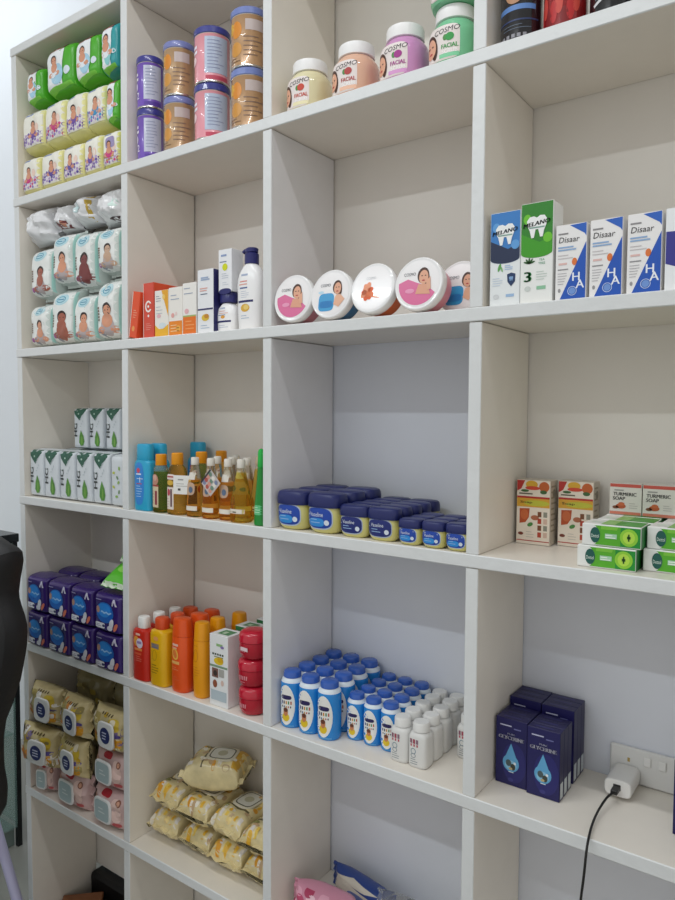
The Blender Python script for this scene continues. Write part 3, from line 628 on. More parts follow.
# ================================================================== oil bottles
def oval_bottle(nm, w, d, h, hs, capw, capd, body, capc, g, e=3.2, group=None):
    """flat shampoo style bottle: shoulders at hs, cap from hs to h"""
    t = bpy.data.objects.new(nm, None); C.objects.link(t); a, b_ = w / 2, d / 2
    se = [(0, a * .9, b_ * .88, e), (.002, a * .98, b_ * .98, e), (.006, a, b_, e), (hs - .012, a, b_, e), (hs - .005, a * .96, b_ * .94, e - .4), (hs - .001, capw / 2 * 1.06, capd / 2 * 1.06, 2.6), (hs, capw / 2, capd / 2, 2.4)]
    MB().loft(se, body, 36).obj('bottle', t)
    if g: mb = MB(); g.onto(mb, on_loft(se), .008); mb.obj('label', t)
    ca, cb = capw / 2, capd / 2
    MB().loft([(hs + .0004, ca * .98, cb * .98, 2.6), (hs + .001, ca, cb, 2.6), (h - .004, ca * .97, cb * .97, 2.6), (h - .001, ca * .9, cb * .9, 2.5), (h, ca * .8, cb * .8, 2.4)], capc, 32).obj('cap', t)
    return t
BLU = M('#2ba6cf', .3)
g = G(); g.rrect(-.004, .063, .017, .050, '#2f86d6', 0, 3); g.ell(-.006, .094, .006, .006, '#d04a62', 1); g.rect(-.014, .084, .004, .087, '#e6eef8', 1); g.rect(-.0015, .066, .0005, .078, '#f2f6fa', 1); g.rect(-.012, .074, .010, .0755, '#cfe2f2', 1); g.lines(-.014, .058, .008, 5, .006, '#a6cdf0', 1, .0016); g.rect(-.013, .062, .006, .064, '#c04a58', 1)
t = oval_bottle('shampoo_bottle', .058, .032, .156, .118, .046, .028, BLU, BLU, g); t.location = (.6065, .022, Z3); tag(t, 'bright blue shampoo bottle at the front beside the left upright', 'bottle', 'blue shampoo bottles')
dup(t, (.6065, .062, Z3), 'bright blue shampoo bottle directly behind the front blue one')
dup(t, (.6150, .180, Z3), 'bright blue shampoo bottle at the back against the panel')
def amber(hexc, tr=.75): return M(hexc, .05, trans=tr, ior=1.12)
CLEAR = M('#f3efe2', .06, trans=.9, ior=1.2); LABW = P('#e6dfd2')
def oil(nm, w, d, h, hn, liquid, level, capc, capw, g=None, e=2.6, taper=0.0):
    t = bpy.data.objects.new(nm, None); C.objects.link(t); a, b_ = w / 2, d / 2; c = capw / 2
    se = [(0, a * .9, b_ * .9, e), (.002, a * .98, b_ * .98, e), (.006, a, b_, e)]
    top = hn - .004
    if taper: se += [(hn * .3, a * .97, b_ * .97, e), (hn * .6, a * (.97 - taper * .5), b_ * (.97 - taper * .4), 2.3), (hn * .85, c * 1.25, c * 1.2, 2.1), (top, c * .95, c * .95, 2)]
    else: se += [(hn * .72, a, b_, e), (hn * .82, a * .9, b_ * .9, e), (hn * .90, (a * .6 + c * .4), (b_ * .6 + c * .4), 2.2), (top, c * .95, c * .95, 2)]
    out = []
    for p, q in zip(se, se[1:]):
        out.append(p)
        if p[0] < level < q[0]:
            k = (level - p[0]) / (q[0] - p[0]); out.append(tuple(p[i] + (q[i] - p[i]) * k for i in range(4)))
    out.append(se[-1])
    MB().loft(out, liquid, 32, fm=lambda z: liquid if z < level else CLEAR).obj('bottle', t)
    for nm_, gg in (g.items() if isinstance(g, dict) else [('label', g)] if g else []):
        mb = MB(); gg.onto(mb, on_loft(out), .008, .0004); mb.obj(nm_, t)
    MB().loft([(hn - .0035, c * .98, c * .98, 2), (hn - .003, c, c, 2), (h - .002, c * .97, c * .97, 2), (h, c * .85, c * .85, 2)], capc, 28).obj('cap', t)
    return t
ORC = M('#e99a16', .35); WHC = M('#e4dfd6', .35)
g = G(); g.ell(-.006, .075, .013, .013, '#c08a76', 0); g.rect(-.018, .012, .007, .062, '#d8c7a6', 0); g.ell(-.004, .08, .007, .007, '#d5a596', 1); g.rect(-.018, .060, .008, .064, '#a3423c', 1); g.rect(-.004, .018, .003, .05, '#8a3340', 1); g.lines(-.016, .05, -.006, 5, .007, '#97826a', 1, .001)
t = oil('oil_bottle', .042, .030, .134, .112, amber('#d8c457', .92), .094, ORC, .026, g); t.location = (.662, .022, Z3); tag(t, 'olive tinted oil bottle with orange cap next to the blue bottle', 'bottle', 'hair oil bottles')
g = G(); g.rrect(-.005, .085, .013, .006, '#e9d9d2', 0, 5); g.rect(-.016, .084, .006, .087, '#a63a3e', 1); g.ell(-.006, .072, .011, .006, '#d9b03e', 0); g.rect(-.018, .012, .006, .062, '#e8ddd2', 0); g.ell(-.010, .05, .005, .008, '#c23a4e', 1); g.rect(-.004, .018, .001, .058, '#5a3344', 1); g.lines(-.017, .036, -.007, 4, .006, '#b89a90', 1, .001)
t = oil('oil_bottle', .052, .034, .139, .116, amber('#fac35e', .92), .112, ORC, .027, g); t.location = (.717, .022, Z3); tag(t, 'amber oil bottle with orange cap and a white price sticker', 'bottle', 'hair oil bottles'); ob = t
mb = MB().box(0, .046, -.0004, .0004, 0, .042, M('#e9e9e6', .5), 0); g = G(); g.lines(.012, .034, .034, 1, .01, '#9a9a98', 0, .003); g.lines(.008, .024, .038, 2, .005, '#b5b5b2', 0, .0016); g.rect(.012, .008, .019, .013, '#4b4b4a', 0); g.onto(mb, on_front(-.0004)); q = mb.obj('price_sticker', t); q.location = (.008, -.019, .048); q.rotation_euler = (0, 0, .25); q['label'] = 'white price sticker'
q = dup(ob, (.723, .090, Z3), 'amber oil bottle with orange cap standing behind the stickered one')
for c in list(q.children):
    if c.name.startswith('price'): bpy.data.objects.remove(c)
dup(q, (.727, .150, Z3), 'amber oil bottle with orange cap at the back of the shelf')
g = {'base_label': G().rect(-.017, .014, .017, .024, LABW, 0), 'label': G().rrect(0, .062, .012, .014, '#c4a58c', 0, 3).ell(.002, .06, .006, .007, '#5b6f8a', 1), 'neck_label': G().rect(-.010, .082, .010, .098, '#e2ddd4', 0)}
wo = oil('oil_bottle', .040, .032, .131, .118, amber('#fac766', .95), .082, WHC, .018, g, taper=.18); wo.location = (.772, .024, Z3); tag(wo, 'small amber oil bottle with white cap right of the price sticker', 'bottle', 'hair oil bottles')
w2 = dup(wo, (.822, .024, Z3), 'amber oil bottle with white cap carrying a diamond shaped tag')
mb = MB().box(-.021, .021, -.0005, .0005, -.021, .021, M('#c9c2c0', .35), 0); g = G()
for i in range(12): g.ell(-.013 + .0087 * (i % 4), -.012 + .012 * (i // 4), .005, .0052, ['#d79a8a', '#6f8f7c', '#e9e3da', '#7d87a8', '#b9584e'][i % 5], i % 2, 10)
g.rect(-.021, .0165, .021, .021, '#35303a', 1)
g.onto(mb, on_front(-.0005)); q = mb.obj('diamond_tag', w2); q.location = (.018, -.0190, .080); q.rotation_euler = (0, -PI / 4, 0); q['label'] = 'square picture tag hung corner up'
for x, y, lb in [(.868, .030, 'amber oil bottle with white cap behind the diamond shaped tag'), (.785, .080, 'amber oil bottle with white cap in the second row, left'), (.830, .080, 'amber oil bottle with white cap in the second row, middle'), (.872, .085, 'amber oil bottle with white cap in the second row, right'), (.790, .135, 'amber oil bottle with white cap in the third row, left')]:
    dup(wo, (x, y, Z3), lb)
g = G(); g.rect(-.021, .019, .021, .0285, LABW, 0); g.rect(-.006, .021, .004, .0235, '#55503c', 1); g.lines(-.018, .026, -.008, 2, .003, '#a9a188', 1, .001)
ty = oil('oil_bottle', .048, .040, .132, .117, amber('#f4e676', .95), .104, WHC, .018, g, taper=.5); ty.location = (.909, .027, Z3); tag(ty, 'tall pale yellow conical oil bottle with white cap at the front', 'bottle', 'hair oil bottles')
t2 = oil('oil_bottle', .046, .038, .136, .120, amber('#f0d068', .95), .108, M('#c9b49a', .35), .021, g, taper=.5); t2.location = (.915, .080, Z3); tag(t2, 'golden conical oil bottle with beige cap behind the pale yellow one', 'bottle', 'hair oil bottles')
dup(ty, (.952, .062, Z3), 'pale yellow conical oil bottle with white cap behind the green bottle')
GRN = M('#1f9a3c', .18, trans=.25)
t = thing('tapered_bottle', 'slim green tapered bottle at the right end of the oils', 'bottle', (.9735, .018, Z3))
se = [(0, .0125, .0115, 2.4), (.002, .0145, .0135, 2.4), (.045, .0135, .0125, 2.3), (.09, .0095, .009, 2.1), (.118, .0075, .0075, 2)]
g = G(); g.rect(-.0125, .022, .0125, .042, '#5fc283', 0); g.lines(-.010, .038, .008, 3, .005, '#d3f0da', 1, .0012)
bottle_parts(t, se, GRN, [(.1185, .0072, .0072, 2), (.120, .0078, .0078, 2), (.150, .0068, .0068, 2), (.155, .005, .005, 2), (.1565, .002, .002, 2)], M('#23b54a', .25), g)

# ================================================================== petroleum jelly jars
def jelly(w, d, h, dark):
    t = bpy.data.objects.new('petroleum_jelly_jar', None); C.objects.link(t); a, b_ = w / 2 * .97, d / 2 * .97
    se = [(0, a * .66, b_ * .66, 2.6), (h * .03, a * .78, b_ * .78, 2.6), (h * .10, a * .89, b_ * .9, 2.7), (h * .22, a * .97, b_ * .97, 2.8), (h * .38, a, b_, 2.8), (h * .55, a * .985, b_ * .985, 2.9), (h * .70, a * .94, b_ * .94, 3)]
    MB().loft(se, M('#d2cc80', .18, coat=.4), 36).obj('jar', t)
    g = G(); lw, lh = a * .80, h * .255; cy = h * .385
    g.rrect(-a * .08, cy, lw * 1.06, lh * 1.12, '#b9c6d8' if not dark else '#a9b6cf', 0, 3.2); g.rrect(-a * .08, cy, lw, lh, '#1b46a8' if not dark else '#1c2a72', 1, 3.2)
    if not dark: g.rrect(-a * .2, cy - lh * .42, lw * .62, lh * .42, '#2f8fdc', 2, 3)
    g.text('Vaseline', -a * .2, cy + lh * .35, lh * .42, '#dfe6f4', 3, lw * 1.1); g.ell(lw * .55, cy - lh * .4, lw * .18, lw * .18, '#d8e2f0', 3); g.lines(-lw * .75, cy - lh * .1, lw * .1, 2, lh * .3, '#9fc3ec', 3, h * .02)
    mb = MB(); g.onto(mb, on_loft(se), .008); mb.obj('label', t)
    A, B = w / 2, d / 2
    MB().loft([(h * .645, A * .985, B * .985, 3.2), (h * .66, A, B, 3.2), (h * .82, A, B, 3.2), (h * .91, A * .975, B * .97, 3.1), (h * .965, A * .92, B * .90, 3), (h * .99, A * .82, B * .78, 2.8), (h, A * .66, B * .6, 2.6)], M('#222a63', .32), 40).obj('lid', t)
    return t
def grid(proto, xs, ys, z, lab, group, cat):
    k = 0; rzz = proto.rotation_euler.z
    for i, x in enumerate(xs):
        for j, y in enumerate(ys):
            o = proto if k == 0 else dup(proto, (0, 0, 0)); o.location = (x, y, z); tag(o, lab(i, j), cat, group); k += 1
COLW = lambda i, n: ['left', 'right'][i] if n == 2 else ['left', 'middle', 'right'][i]
ROW = lambda j: ['front', 'second', 'third', 'fourth', 'fifth', 'sixth'][j]
grid(jelly(.076, .056, .077, False), [1.0540, 1.1310], [.034, .095, .154], Z3, lambda i, j: f'large petroleum jelly jar with navy lid, {COLW(i, 2)} column, {ROW(j)} row', 'large petroleum jelly jars', 'jar')
grid(jelly(.0640, .0358, .060, True), [1.2020, 1.2650], [.0275, .0640, .1005, .1370, .1735], Z3, lambda i, j: f'medium petroleum jelly jar with navy lid, {COLW(i, 2)} column, {ROW(j)} row', 'medium petroleum jelly jars', 'jar')
grid(jelly(.0455, .036, .046, False), [1.3245, 1.3710, 1.4165], [.022, .060, .098], Z3, lambda i, j: f'small petroleum jelly jar with navy lid, {COLW(i, 3)} column, {ROW(j)} row', 'small petroleum jelly jars', 'jar')

# ================================================================== soap cartons
def f_st(g, w, h):
    fl(g, -w / 2, 0, w / 2, h, '#ebe0d0', 0); g.poly([(-w * .485, h * .99), (-w * .25, h * .99), (-w * .36, h * .86), (-w * .485, h * .82)], '#b8352f', 1); g.ell(-w * .05, h * .93, w * .18, h * .06, '#dcab34', 1); g.ell(-w * .02, h * .875, w * .22, h * .03, '#d14a33', 2); g.ell(w * .32, h * .90, w * .15, h * .08, '#c4622c', 1); g.ell(w * .3, h * .82, w * .1, h * .03, '#42683a', 2); g.ell(-w * .25, h * .83, w * .12, h * .02, '#42683a', 2)
    g.rect(-w * .42, h * .775, -w * .02, h * .795, '#6a6454', 2)
    g.rect(-w * .485, h * .715, w * .485, h * .745, '#b8302c', 1); g.rect(-w * .485, h * .58, w * .485, h * .715, '#d9a436', 1); g.ell(w * .1, h * .645, w * .38, h * .045, '#c3c23e', 2); g.text('Soap', -w * .2, h * .65, h * .045, '#5a4a1c', 3, w * .36, fat=.0002)
    g.poly([(-w * .4, h * .55), (-w * .1, h * .56), (-w * .12, h * .42), (-w * .22, h * .34), (-w * .4, h * .32)], '#b8512a', 1); g.ell(-w * .25, h * .46, w * .12, h * .08, '#c9683a', 2); g.ell(-w * .08, h * .31, w * .09, h * .03, '#4c8a44', 2, 12, .5); g.ell(w * .06, h * .42, w * .12, h * .04, '#b06a4a', 1)
    for j in range(4): g.rect(w * .14, h * (.12 + .105 * j), w * .25, h * (.2 + .105 * j), ['#b5452f', '#7a4a2c'][j % 2], 1); g.rect(w * .31, h * (.12 + .105 * j), w * .42, h * (.2 + .105 * j), ['#d6b7a4', '#8f8f80'][j % 2], 1)
    g.ell(-w * .36, h * .16, w * .08, h * .025, '#7a3a2c', 1); g.lines(-w * .2, h * .2, w * .05, 3, h * .04, '#c9c2b6', 1, .0012); g.rect(-w * .485, h * .05, w * .485, h * .064, '#b8403a', 1)
def s_st(g, d, h): g.lines(d * .1, h * .92, d * .85, 9, h * .085, '#a3967f', 1, .003, 9); g.ell(d * .5, h * .8, d * .2, d * .2, '#8c8577', 1)
st = carton('soap_carton', .0605, .036, .114, '#cfc5b6', f_st, s_st); st.location = (1.4965, .146, Z3); tag(st, 'tall turmeric soap carton nearest the left upright', 'carton', 'tall turmeric soap cartons')
dup(st, (1.5640, .166, Z3), 'tall turmeric soap carton, right of its twin and behind the green soap bars')
def f_det(g, w, h):
    x0 = -w * .30
    q = [(x0 + w * .07 * (1 - math.cos(a)) - w * .06, h * .5 + h * .44 * math.sin(a)) for a in [PI / 2 + i * PI / 12 for i in range(13)]]
    g.poly([(w * .49, h * .94)] + q + [(w * .49, h * .06)], '#57ae2a', 0); g.poly([(w * .16, h * .94), (w * .16, h * .06), (w * .49, h * .06), (w * .49, h * .94)], '#1f8f34', 1); g.ell(w * .30, h * .5, w * .15, h * .4, '#8fcf3a', 2); g.ell(w * .30, h * .5, w * .10, h * .28, '#b6e04e', 3)
    g.rect(w * .27, h * .44, w * .33, h * .56, '#2b5a20', 4); g.rect(w * .287, h * .34, w * .313, h * .66, '#2b5a20', 4)
    g.ell(-w * .27, h * .5, w * .085, h * .36, '#1c5a52', 2); g.text('Dettol', -w * .27, h * .46, h * .16, '#dcefe4', 3, w * .13); g.rect(-w * .10, h * .38, w * .10, h * .60, '#a9d6b4', 2); g.lines(-w * .09, h * .55, w * .09, 2, h * .1, '#e8f4ea', 3, h * .05); g.poly([(-w * .17, h * .94), (w * .12, h * .94), (w * .1, h * .78), (-w * .17, h * .78)], '#7ac23e', 1)
def t_det(g, w, d): g.rect(-w * .18, d * .03, w * .485, d * .97, '#3f9a34', 0); g.rect(-w * .18, d * .03, w * .05, d * .97, '#8cc068', 1); g.rect(-w * .4, d * .3, -w * .2, d * .6, '#d8e4d8', 0)
def s_det(g, d, h): fl(g, 0, 0, d, h, '#1c7a34', 0)
db = carton('soap_bar_carton', .084, .054, .0325, '#e9ebe8', f_det, s_det, t_det, .0012); kk = 0
for x, y, z, rz, lb in [(1.6545, .020, 0, .02, 'green and white soap carton, front bottom of the left stack'), (1.6605, .022, .0330, .01, 'green and white soap carton, front top of the left stack'), (1.6620, .080, 0, 0, 'green and white soap carton, back bottom of the left stack'), (1.6660, .080, .0330, .0, 'green and white soap carton, back top of the left stack'),
                        (1.7430, .044, 0, .0, 'green and white soap carton, front bottom of the right stack'), (1.7470, .046, .0330, -.02, 'green and white soap carton, front top of the right stack'), (1.7525, .103, 0, 0, 'green and white soap carton, back bottom of the right stack'), (1.7560, .103, .0330, 0, 'green and white soap carton, back top of the right stack')]:
    q = db if kk == 0 else dup(db, (0, 0, 0)); kk += 1; q.location = (x, y, Z3 + z); q.rotation_euler = (0, 0, rz); tag(q, lb, 'carton', 'green and white soap bar cartons')
def f_ts(g, w, h):
    g.rect(-w * .485, h * .88, w * .485, h * .985, '#c9574a', 0); g.rect(-w * .485, .0005, w * .485, h * .10, '#cf7a64', 0); g.lines(-w * .35, h * .80, w * .1, 1, .01, '#9a9a96', 1, .002)
    g.text('TURMERIC', -w * .02, h * .66, h * .11, '#3b3a3c', 1, w * .72, fat=.0002); g.text('SOAP', -w * .2, h * .52, h * .11, '#3b3a3c', 1, w * .38, fat=.0002); g.ell(-w * .14, h * .27, w * .16, h * .08, '#b85a34', 1); g.ell(-w * .3, h * .23, w * .1, h * .05, '#7a4a30', 1); g.ell(-w * .12, h * .34, w * .1, h * .06, '#c9683c', 2); g.lines(w * .12, h * .38, w * .4, 3, h * .07, '#b9b7b2', 1, .001)
ts = carton('soap_carton', .0495, .04, .051, '#dedbd4', f_ts); zz = Z3 + .0662
ts.location = (1.6500, .146, zz); tag(ts, 'small square turmeric soap carton on the left at the back', 'carton', 'small turmeric soap cartons')
dup(ts, (1.7010, .146, zz), 'small square turmeric soap carton second from left at the back'); dup(ts, (1.7520, .160, zz), 'small square turmeric soap carton cut off by the photo edge')
# ends of two soap bars laid under the small cartons
for x, y, lb in [(1.6640, .139, 'green soap carton at the very back under small turmeric cartons, left'), (1.7550, .160, 'green soap carton at the very back under small turmeric cartons, right')]:
    for z, w2_ in [(0, 'bottom'), (.0330, 'top')]:
        q = dup(db, (x, y, Z3 + z), lb.replace('carton at', f'carton, {w2_}, at'), rz=0); q.scale = (1, .9, 1)

# ================================================================== sanitary pad packs
def pads(w, h, d, seed):
    mb = MB(); f = pillow(mb, h, w, d, M('#37246a', .2, bump=.5, bscale=35), 'up', seed, 22, 14, .0024, 7, ns=24, n=40, crimp=0, fin0=False, fin1=False); g = G(); a = w / 2
    g.ell(-a * .08, h * .52, a * .62, h * .27, M('#1f62ba', .3), 0, 24); g.ell(-a * .12, h * .58, a * .48, h * .18, M('#2f86d8', .3), 1, 20); g.ell(-a * .55, h * .58, a * .13, h * .09, '#b58a78', 2, 14)
    q = [(-a * .34 + i * a * .085, h * (.53 + .02 * math.sin(i * 1.6))) for i in range(10)]
    g.poly([(x, y - h * .018) for x, y in q] + [(x, y + h * .022) for x, y in q[::-1]], '#9cc8f2', 3)
    g.rrect(-a * .44, h * .17, a * .34, h * .075, '#dcdde6', 1, 6); g.lines(-a * .7, h * .2, -a * .3, 2, h * .04, '#8c8aa6', 2, .0015); g.ell(-a * .18, h * .17, a * .09, h * .035, '#2a2f5e', 2)
    g.ell(a * .42, h * .27, a * .14, h * .14, '#d9d9e4', 2, 14, -.4); g.ell(a * .3, h * .15, a * .2, h * .07, '#cfcfdd', 2, 14, .2); g.ell(a * .68, h * .2, a * .09, h * .12, '#d0745c', 2, 12, -.5)
    g.poly([(a * .42, h * .74), (a * .55, h * .92), (a * .64, h * .92), (a * .78, h * .74), (a * .68, h * .74), (a * .6, h * .84), (a * .52, h * .74)], '#c9c6dc', 1); g.lines(-a * .75, h * .85, -a * .1, 1, .01, '#a79ccb', 1, .002)
    g.onto(mb, f, .014); return mb.obj('sanitary_pad_pack')
PG = 'purple sanitary pad packs'
cols = [(.1800, .098), (.2810, .099), (.3815, .098), (.4880, .109)]; back = {}
for i, (x, w) in enumerate(cols):
    for z, h, nm in [(0, .094, 'lower'), (.0955, .095, 'upper')]:
        o = pads(w, h, .085, 80 + i * 2 + (nm == 'upper')); o.location = (x, .037, Z4 + z); tag(o, f'purple sanitary pad pack, {ORD[i]} from left in the {nm} front row', 'sanitary pad pack', PG)
        q = dup(o, (x, .127, Z4 + z), f'purple sanitary pad pack behind the {ORD[i]} pack of the {nm} front row')
def green_pack(w, h, d, seed):
    mb = MB(); f = pillow(mb, h, w, d, F('#59bf2e'), 'lie', seed, 4, 4, .003, 3, crimp=.07); g = G(); g.rect(-w * .46, h * .0, w * .46, h * .12, '#d7e6cf', 0); g.ell(0, h * .55, w * .2, h * .12, '#8fd85a', 0); g.onto(mb, f, .012); return mb.obj('green_wipes_pack')
o = green_pack(.092, .095, .030, 4); o.location = (.498, .012, Z4 + .1930); o.rotation_euler = (.55, 0, 0); tag(o, 'bright green pack lying tilted on the purple packs, front one', 'pack', 'green packs on the purple packs')
o = green_pack(.072, .080, .028, 6); o.location = (.508, .058, Z4 + .2510); o.rotation_euler = (.75, 0, 0); g = None; tag(o, 'bright green pack lying behind the other on the purple packs', 'pack', 'green packs on the purple packs')

# ================================================================== sun lotion bottles
def sun_g(kind):
    g = G()
    if kind == 'red':
        g.rect(-.010, .108, .006, .113, '#e5b9a8', 0); g.ell(-.008, .094, .010, .012, '#e09a3e', 0); g.ell(.004, .090, .011, .012, '#d9d0e0', 1); g.rect(-.004, .089, .011, .095, '#9a80b4', 2); g.rect(-.015, .072, .012, .078, '#e6904e', 0); g.rect(-.014, .062, .010, .067, '#d8603e', 0); g.lines(-.010, .0585, .012, 3, .005, '#dc7a66', 0, .0015)
    if kind == 'yellow':
        g.ell(0, .112, .008, .005, '#e3a060', 0); g.rect(-.017, .088, .010, .100, '#8f7a6a', 0); g.lines(-.015, .097, .008, 2, .005, '#4f6a9a', 1, .0016); g.ring(-.005, .072, .008, .013, .0016, '#b8901a', 0); g.lines(-.016, .050, .010, 4, .006, '#9a7a18', 0, .002)
    if kind == 'orange':
        g.rect(-.014, .106, .006, .111, '#e8bfae', 0); g.rect(-.014, .099, .002, .103, '#e0a790', 0); g.ell(-.004, .088, .010, .014, '#e9b44e', 0, 18, .4); g.ell(-.004, .088, .006, .010, '#d9783a', 1, 18, .4); g.rect(-.015, .065, .010, .072, '#e7ae62', 0); g.lines(-.014, .058, .008, 2, .005, '#e88a5a', 0, .0014); g.lines(-.010, .036, .010, 2, .006, '#dd6a44', 0, .0014)
    if kind == 'amber':
        g.ring(-.004, .095, .008, .014, .0012, '#c47a1e', 0); g.lines(-.012, .07, .010, 4, .006, '#d0821e', 0, .0014); g.lines(-.010, .118, .008, 1, .01, '#cf8a20', 0, .0016)
    return g
RED, YEL, ORA, AMB = M('#c22a1c', .3), M('#e0ad14', .3), M('#e2551c', .3), M('#e79a12', .3); CO = M('#d9532a', .35)
SG = 'sun lotion bottles'
a = oval_bottle('sun_lotion_bottle', .058, .036, .151, .124, .030, .026, RED, M('#eeeeec', .35), sun_g('red')); a.location = (.5990, .021, Z4); tag(a, 'red sun lotion bottle with white cap in the front row', 'bottle', SG)
dup(a, (.5985, .066, Z4), 'red sun lotion bottle with white cap in the second row'); dup(a, (.5990, .116, Z4), 'red sun lotion bottle with white cap in the third row')
a = oval_bottle('sun_lotion_bottle', .058, .040, .158, .132, .034, .030, YEL, CO, sun_g('yellow')); a.location = (.6600, .024, Z4); tag(a, 'yellow sun lotion bottle with orange cap in the front row', 'bottle', SG)
dup(a, (.6600, .070, Z4), 'yellow sun lotion bottle with orange cap in the second row')
def tall_bottle(col, w, d, h, g):
    t = bpy.data.objects.new('sun_lotion_bottle', None); C.objects.link(t); a, b_ = w / 2, d / 2; hs = h * .76
    se = [(0, a * .86, b_ * .86, 2.5), (.002, a * .93, b_ * .93, 2.5), (.008, a * .97, b_ * .97, 2.5), (h * .4, a, b_, 2.5), (hs - .002, a * .93, b_ * .93, 2.4), (hs, a * .90, b_ * .90, 2.4)]
    MB().loft(se, col, 36).obj('bottle', t); mb = MB(); g.onto(mb, on_loft(se), .008); mb.obj('label', t)
    MB().loft([(hs + .0004, a * .90, b_ * .90, 2.4), (hs + .001, a * .93, b_ * .93, 2.4), (h - .006, a * .82, b_ * .84, 2.4), (h - .001, a * .76, b_ * .78, 2.4), (h, a * .68, b_ * .70, 2.4)], col, 32).obj('cap', t)
    return t
a = tall_bottle(ORA, .054, .042, .167, sun_g('orange')); a.location = (.7250, .028, Z4); tag(a, 'tall orange sun lotion bottle in the front row', 'bottle', SG)
dup(a, (.7290, .076, Z4), 'tall orange sun lotion bottle in the second row'); dup(a, (.6000, .166, Z4), 'orange sun lotion bottle at the back, left of the dark corner line', scale=(.9, .9, .84)); dup(a, (.7080, .136, Z4), 'orange sun lotion bottle at the back, right of the dark corner line', scale=(.9, .9, .95))
a = tall_bottle(AMB, .041, .036, .168, sun_g('amber')); a.location = (.7870, .030, Z4); tag(a, 'slim amber yellow sun lotion bottle in the front row', 'bottle', SG)
dup(a, (.7885, .076, Z4), 'slim amber yellow sun lotion bottle in the second row'); o = dup(a, (.8000, .135, Z4), 'slim amber yellow sun lotion bottle in the third row')
def f_wg(g, w, h):
    g.rect(-w * .12, h * .845, w * .22, h * .88, '#8fb87c', 1); g.ell(w * .2, h * .84, w * .1, h * .02, '#8a78b0', 2); [g.rect(-w * .34 + i * w * .13, h * .715, -w * .25 + i * w * .13, h * .742, '#4a5444', 1) for i in range(5)]; g.rect(-w * .25, h * .685, w * .25, h * .70, '#8a946c', 1); g.ell(0, h * .635, w * .26, h * .05, '#e2c12a', 1); g.ell(w * .1, h * .655, w * .16, h * .04, '#d6a81e', 2); g.rect(-w * .48, h * .545, w * .48, h * .575, '#7f9a80', 1)
    g.rect(-w * .36, h * .40, -w * .02, h * .53, '#7d5a50', 1); g.rect(w * .02, h * .42, w * .3, h * .53, '#a8a7a2', 1); g.ell(-w * .18, h * .46, w * .1, h * .04, '#3d3430', 2); g.ell(-w * .2, h * .31, w * .12, h * .055, '#94553c', 1); g.ell(w * .2, h * .34, w * .08, h * .04, '#d9bdb2', 1); g.rect(-w * .42, h * .08, w * .42, h * .22, '#b6c4cc', 1)
def t_wg(g, w, d): g.rect(-w * .25, d * .2, w * .35, d * .8, '#4f8a5c', 0); g.rect(-w * .1, d * .3, w * .1, d * .6, '#b9d0b4', 1)
a = carton('herbal_carton', .055, .047, .156, '#e7e9ea', f_wg, None, t_wg); a.location = (.8580, .010, Z4); tag(a, 'white carton with lemon picture between amber bottle and red jars', 'carton', 'white herbal cartons')
def t_wg2(g, w, d): g.rect(-w * .485, d * .02, w * .485, d * .3, '#2f7a48', 0); g.rect(-w * .3, d * .45, w * .2, d * .8, '#7d9a86', 0)
def f_wg3(g, w, h): f_wg(g, w, h); g.rect(-w * .485, h * .93, w * .485, h * .995, '#2f7a48', 2)
a = carton('herbal_carton', .055, .042, .157, '#e7e9ea', f_wg3, lambda g, d, h: g.rect(d * .02, h * .93, d * .98, h * .995, '#2f7a48', 0), t_wg); a.location = (.8640, .084, Z4); tag(a, 'white carton with dark green top edge behind the red jars', 'carton', 'white herbal cartons')
dup(a, (.8700, .148, Z4), 'white carton with dark green top edge at the back corner')
def red_jar():
    t = bpy.data.objects.new('red_cream_jar', None); C.objects.link(t); r = .0300
    se = [(0, r * .7, r * .7, 2), (.002, r * .84, r * .84, 2), (.010, r * .97, r * .97, 2), (.020, r, r, 2), (.032, r * .99, r * .99, 2)]
    mb = MB().loft(se, M('#b3142c', .22, coat=.4), 36); mb.obj('jar', t)
    g = G(); [g.poly([(-.016 + i * .0045, .015), (-.0135 + i * .0045, .015), (-.0125 + i * .0045, .023), (-.015 + i * .0045, .023)], '#d9929c', 0) for i in range(5)]; g.lines(-.012, .011, .006, 1, .01, '#d27c88', 0, .0012); mb = MB(); g.onto(mb, on_loft(se), .006); mb.obj('label', t)
    MB().loft([(.0325, r, r, 2), (.0335, r * 1.03, r * 1.03, 2), (.044, r * 1.02, r * 1.02, 2), (.050, r * .92, r * .92, 2), (.0535, r * .72, r * .72, 2), (.0550, r * .4, r * .4, 2)], M('#c01a34', .2, coat=.4), 36).obj('lid', t)
    return t
a = red_jar(); a.scale = (1.06, 1.06, 1.08); a.location = (.934, .039, Z4); tag(a, 'crimson cream jar at the bottom of the stack of three', 'jar', 'stack of crimson cream jars')
dup(a, (.932, .039, Z4 + .0597), 'crimson cream jar in the middle of the stack of three', rz=.15); o = dup(a, (.936, .038, Z4 + .1194), 'crimson cream jar on top of the stack of three', rz=-.1)
mb = MB().box(-.010, .010, -.0003, .0003, 0, .007, M('#e6cfd4', .4), 0); q = mb.obj('price_sticker', o); q.location = (.004, -.0306, .018)

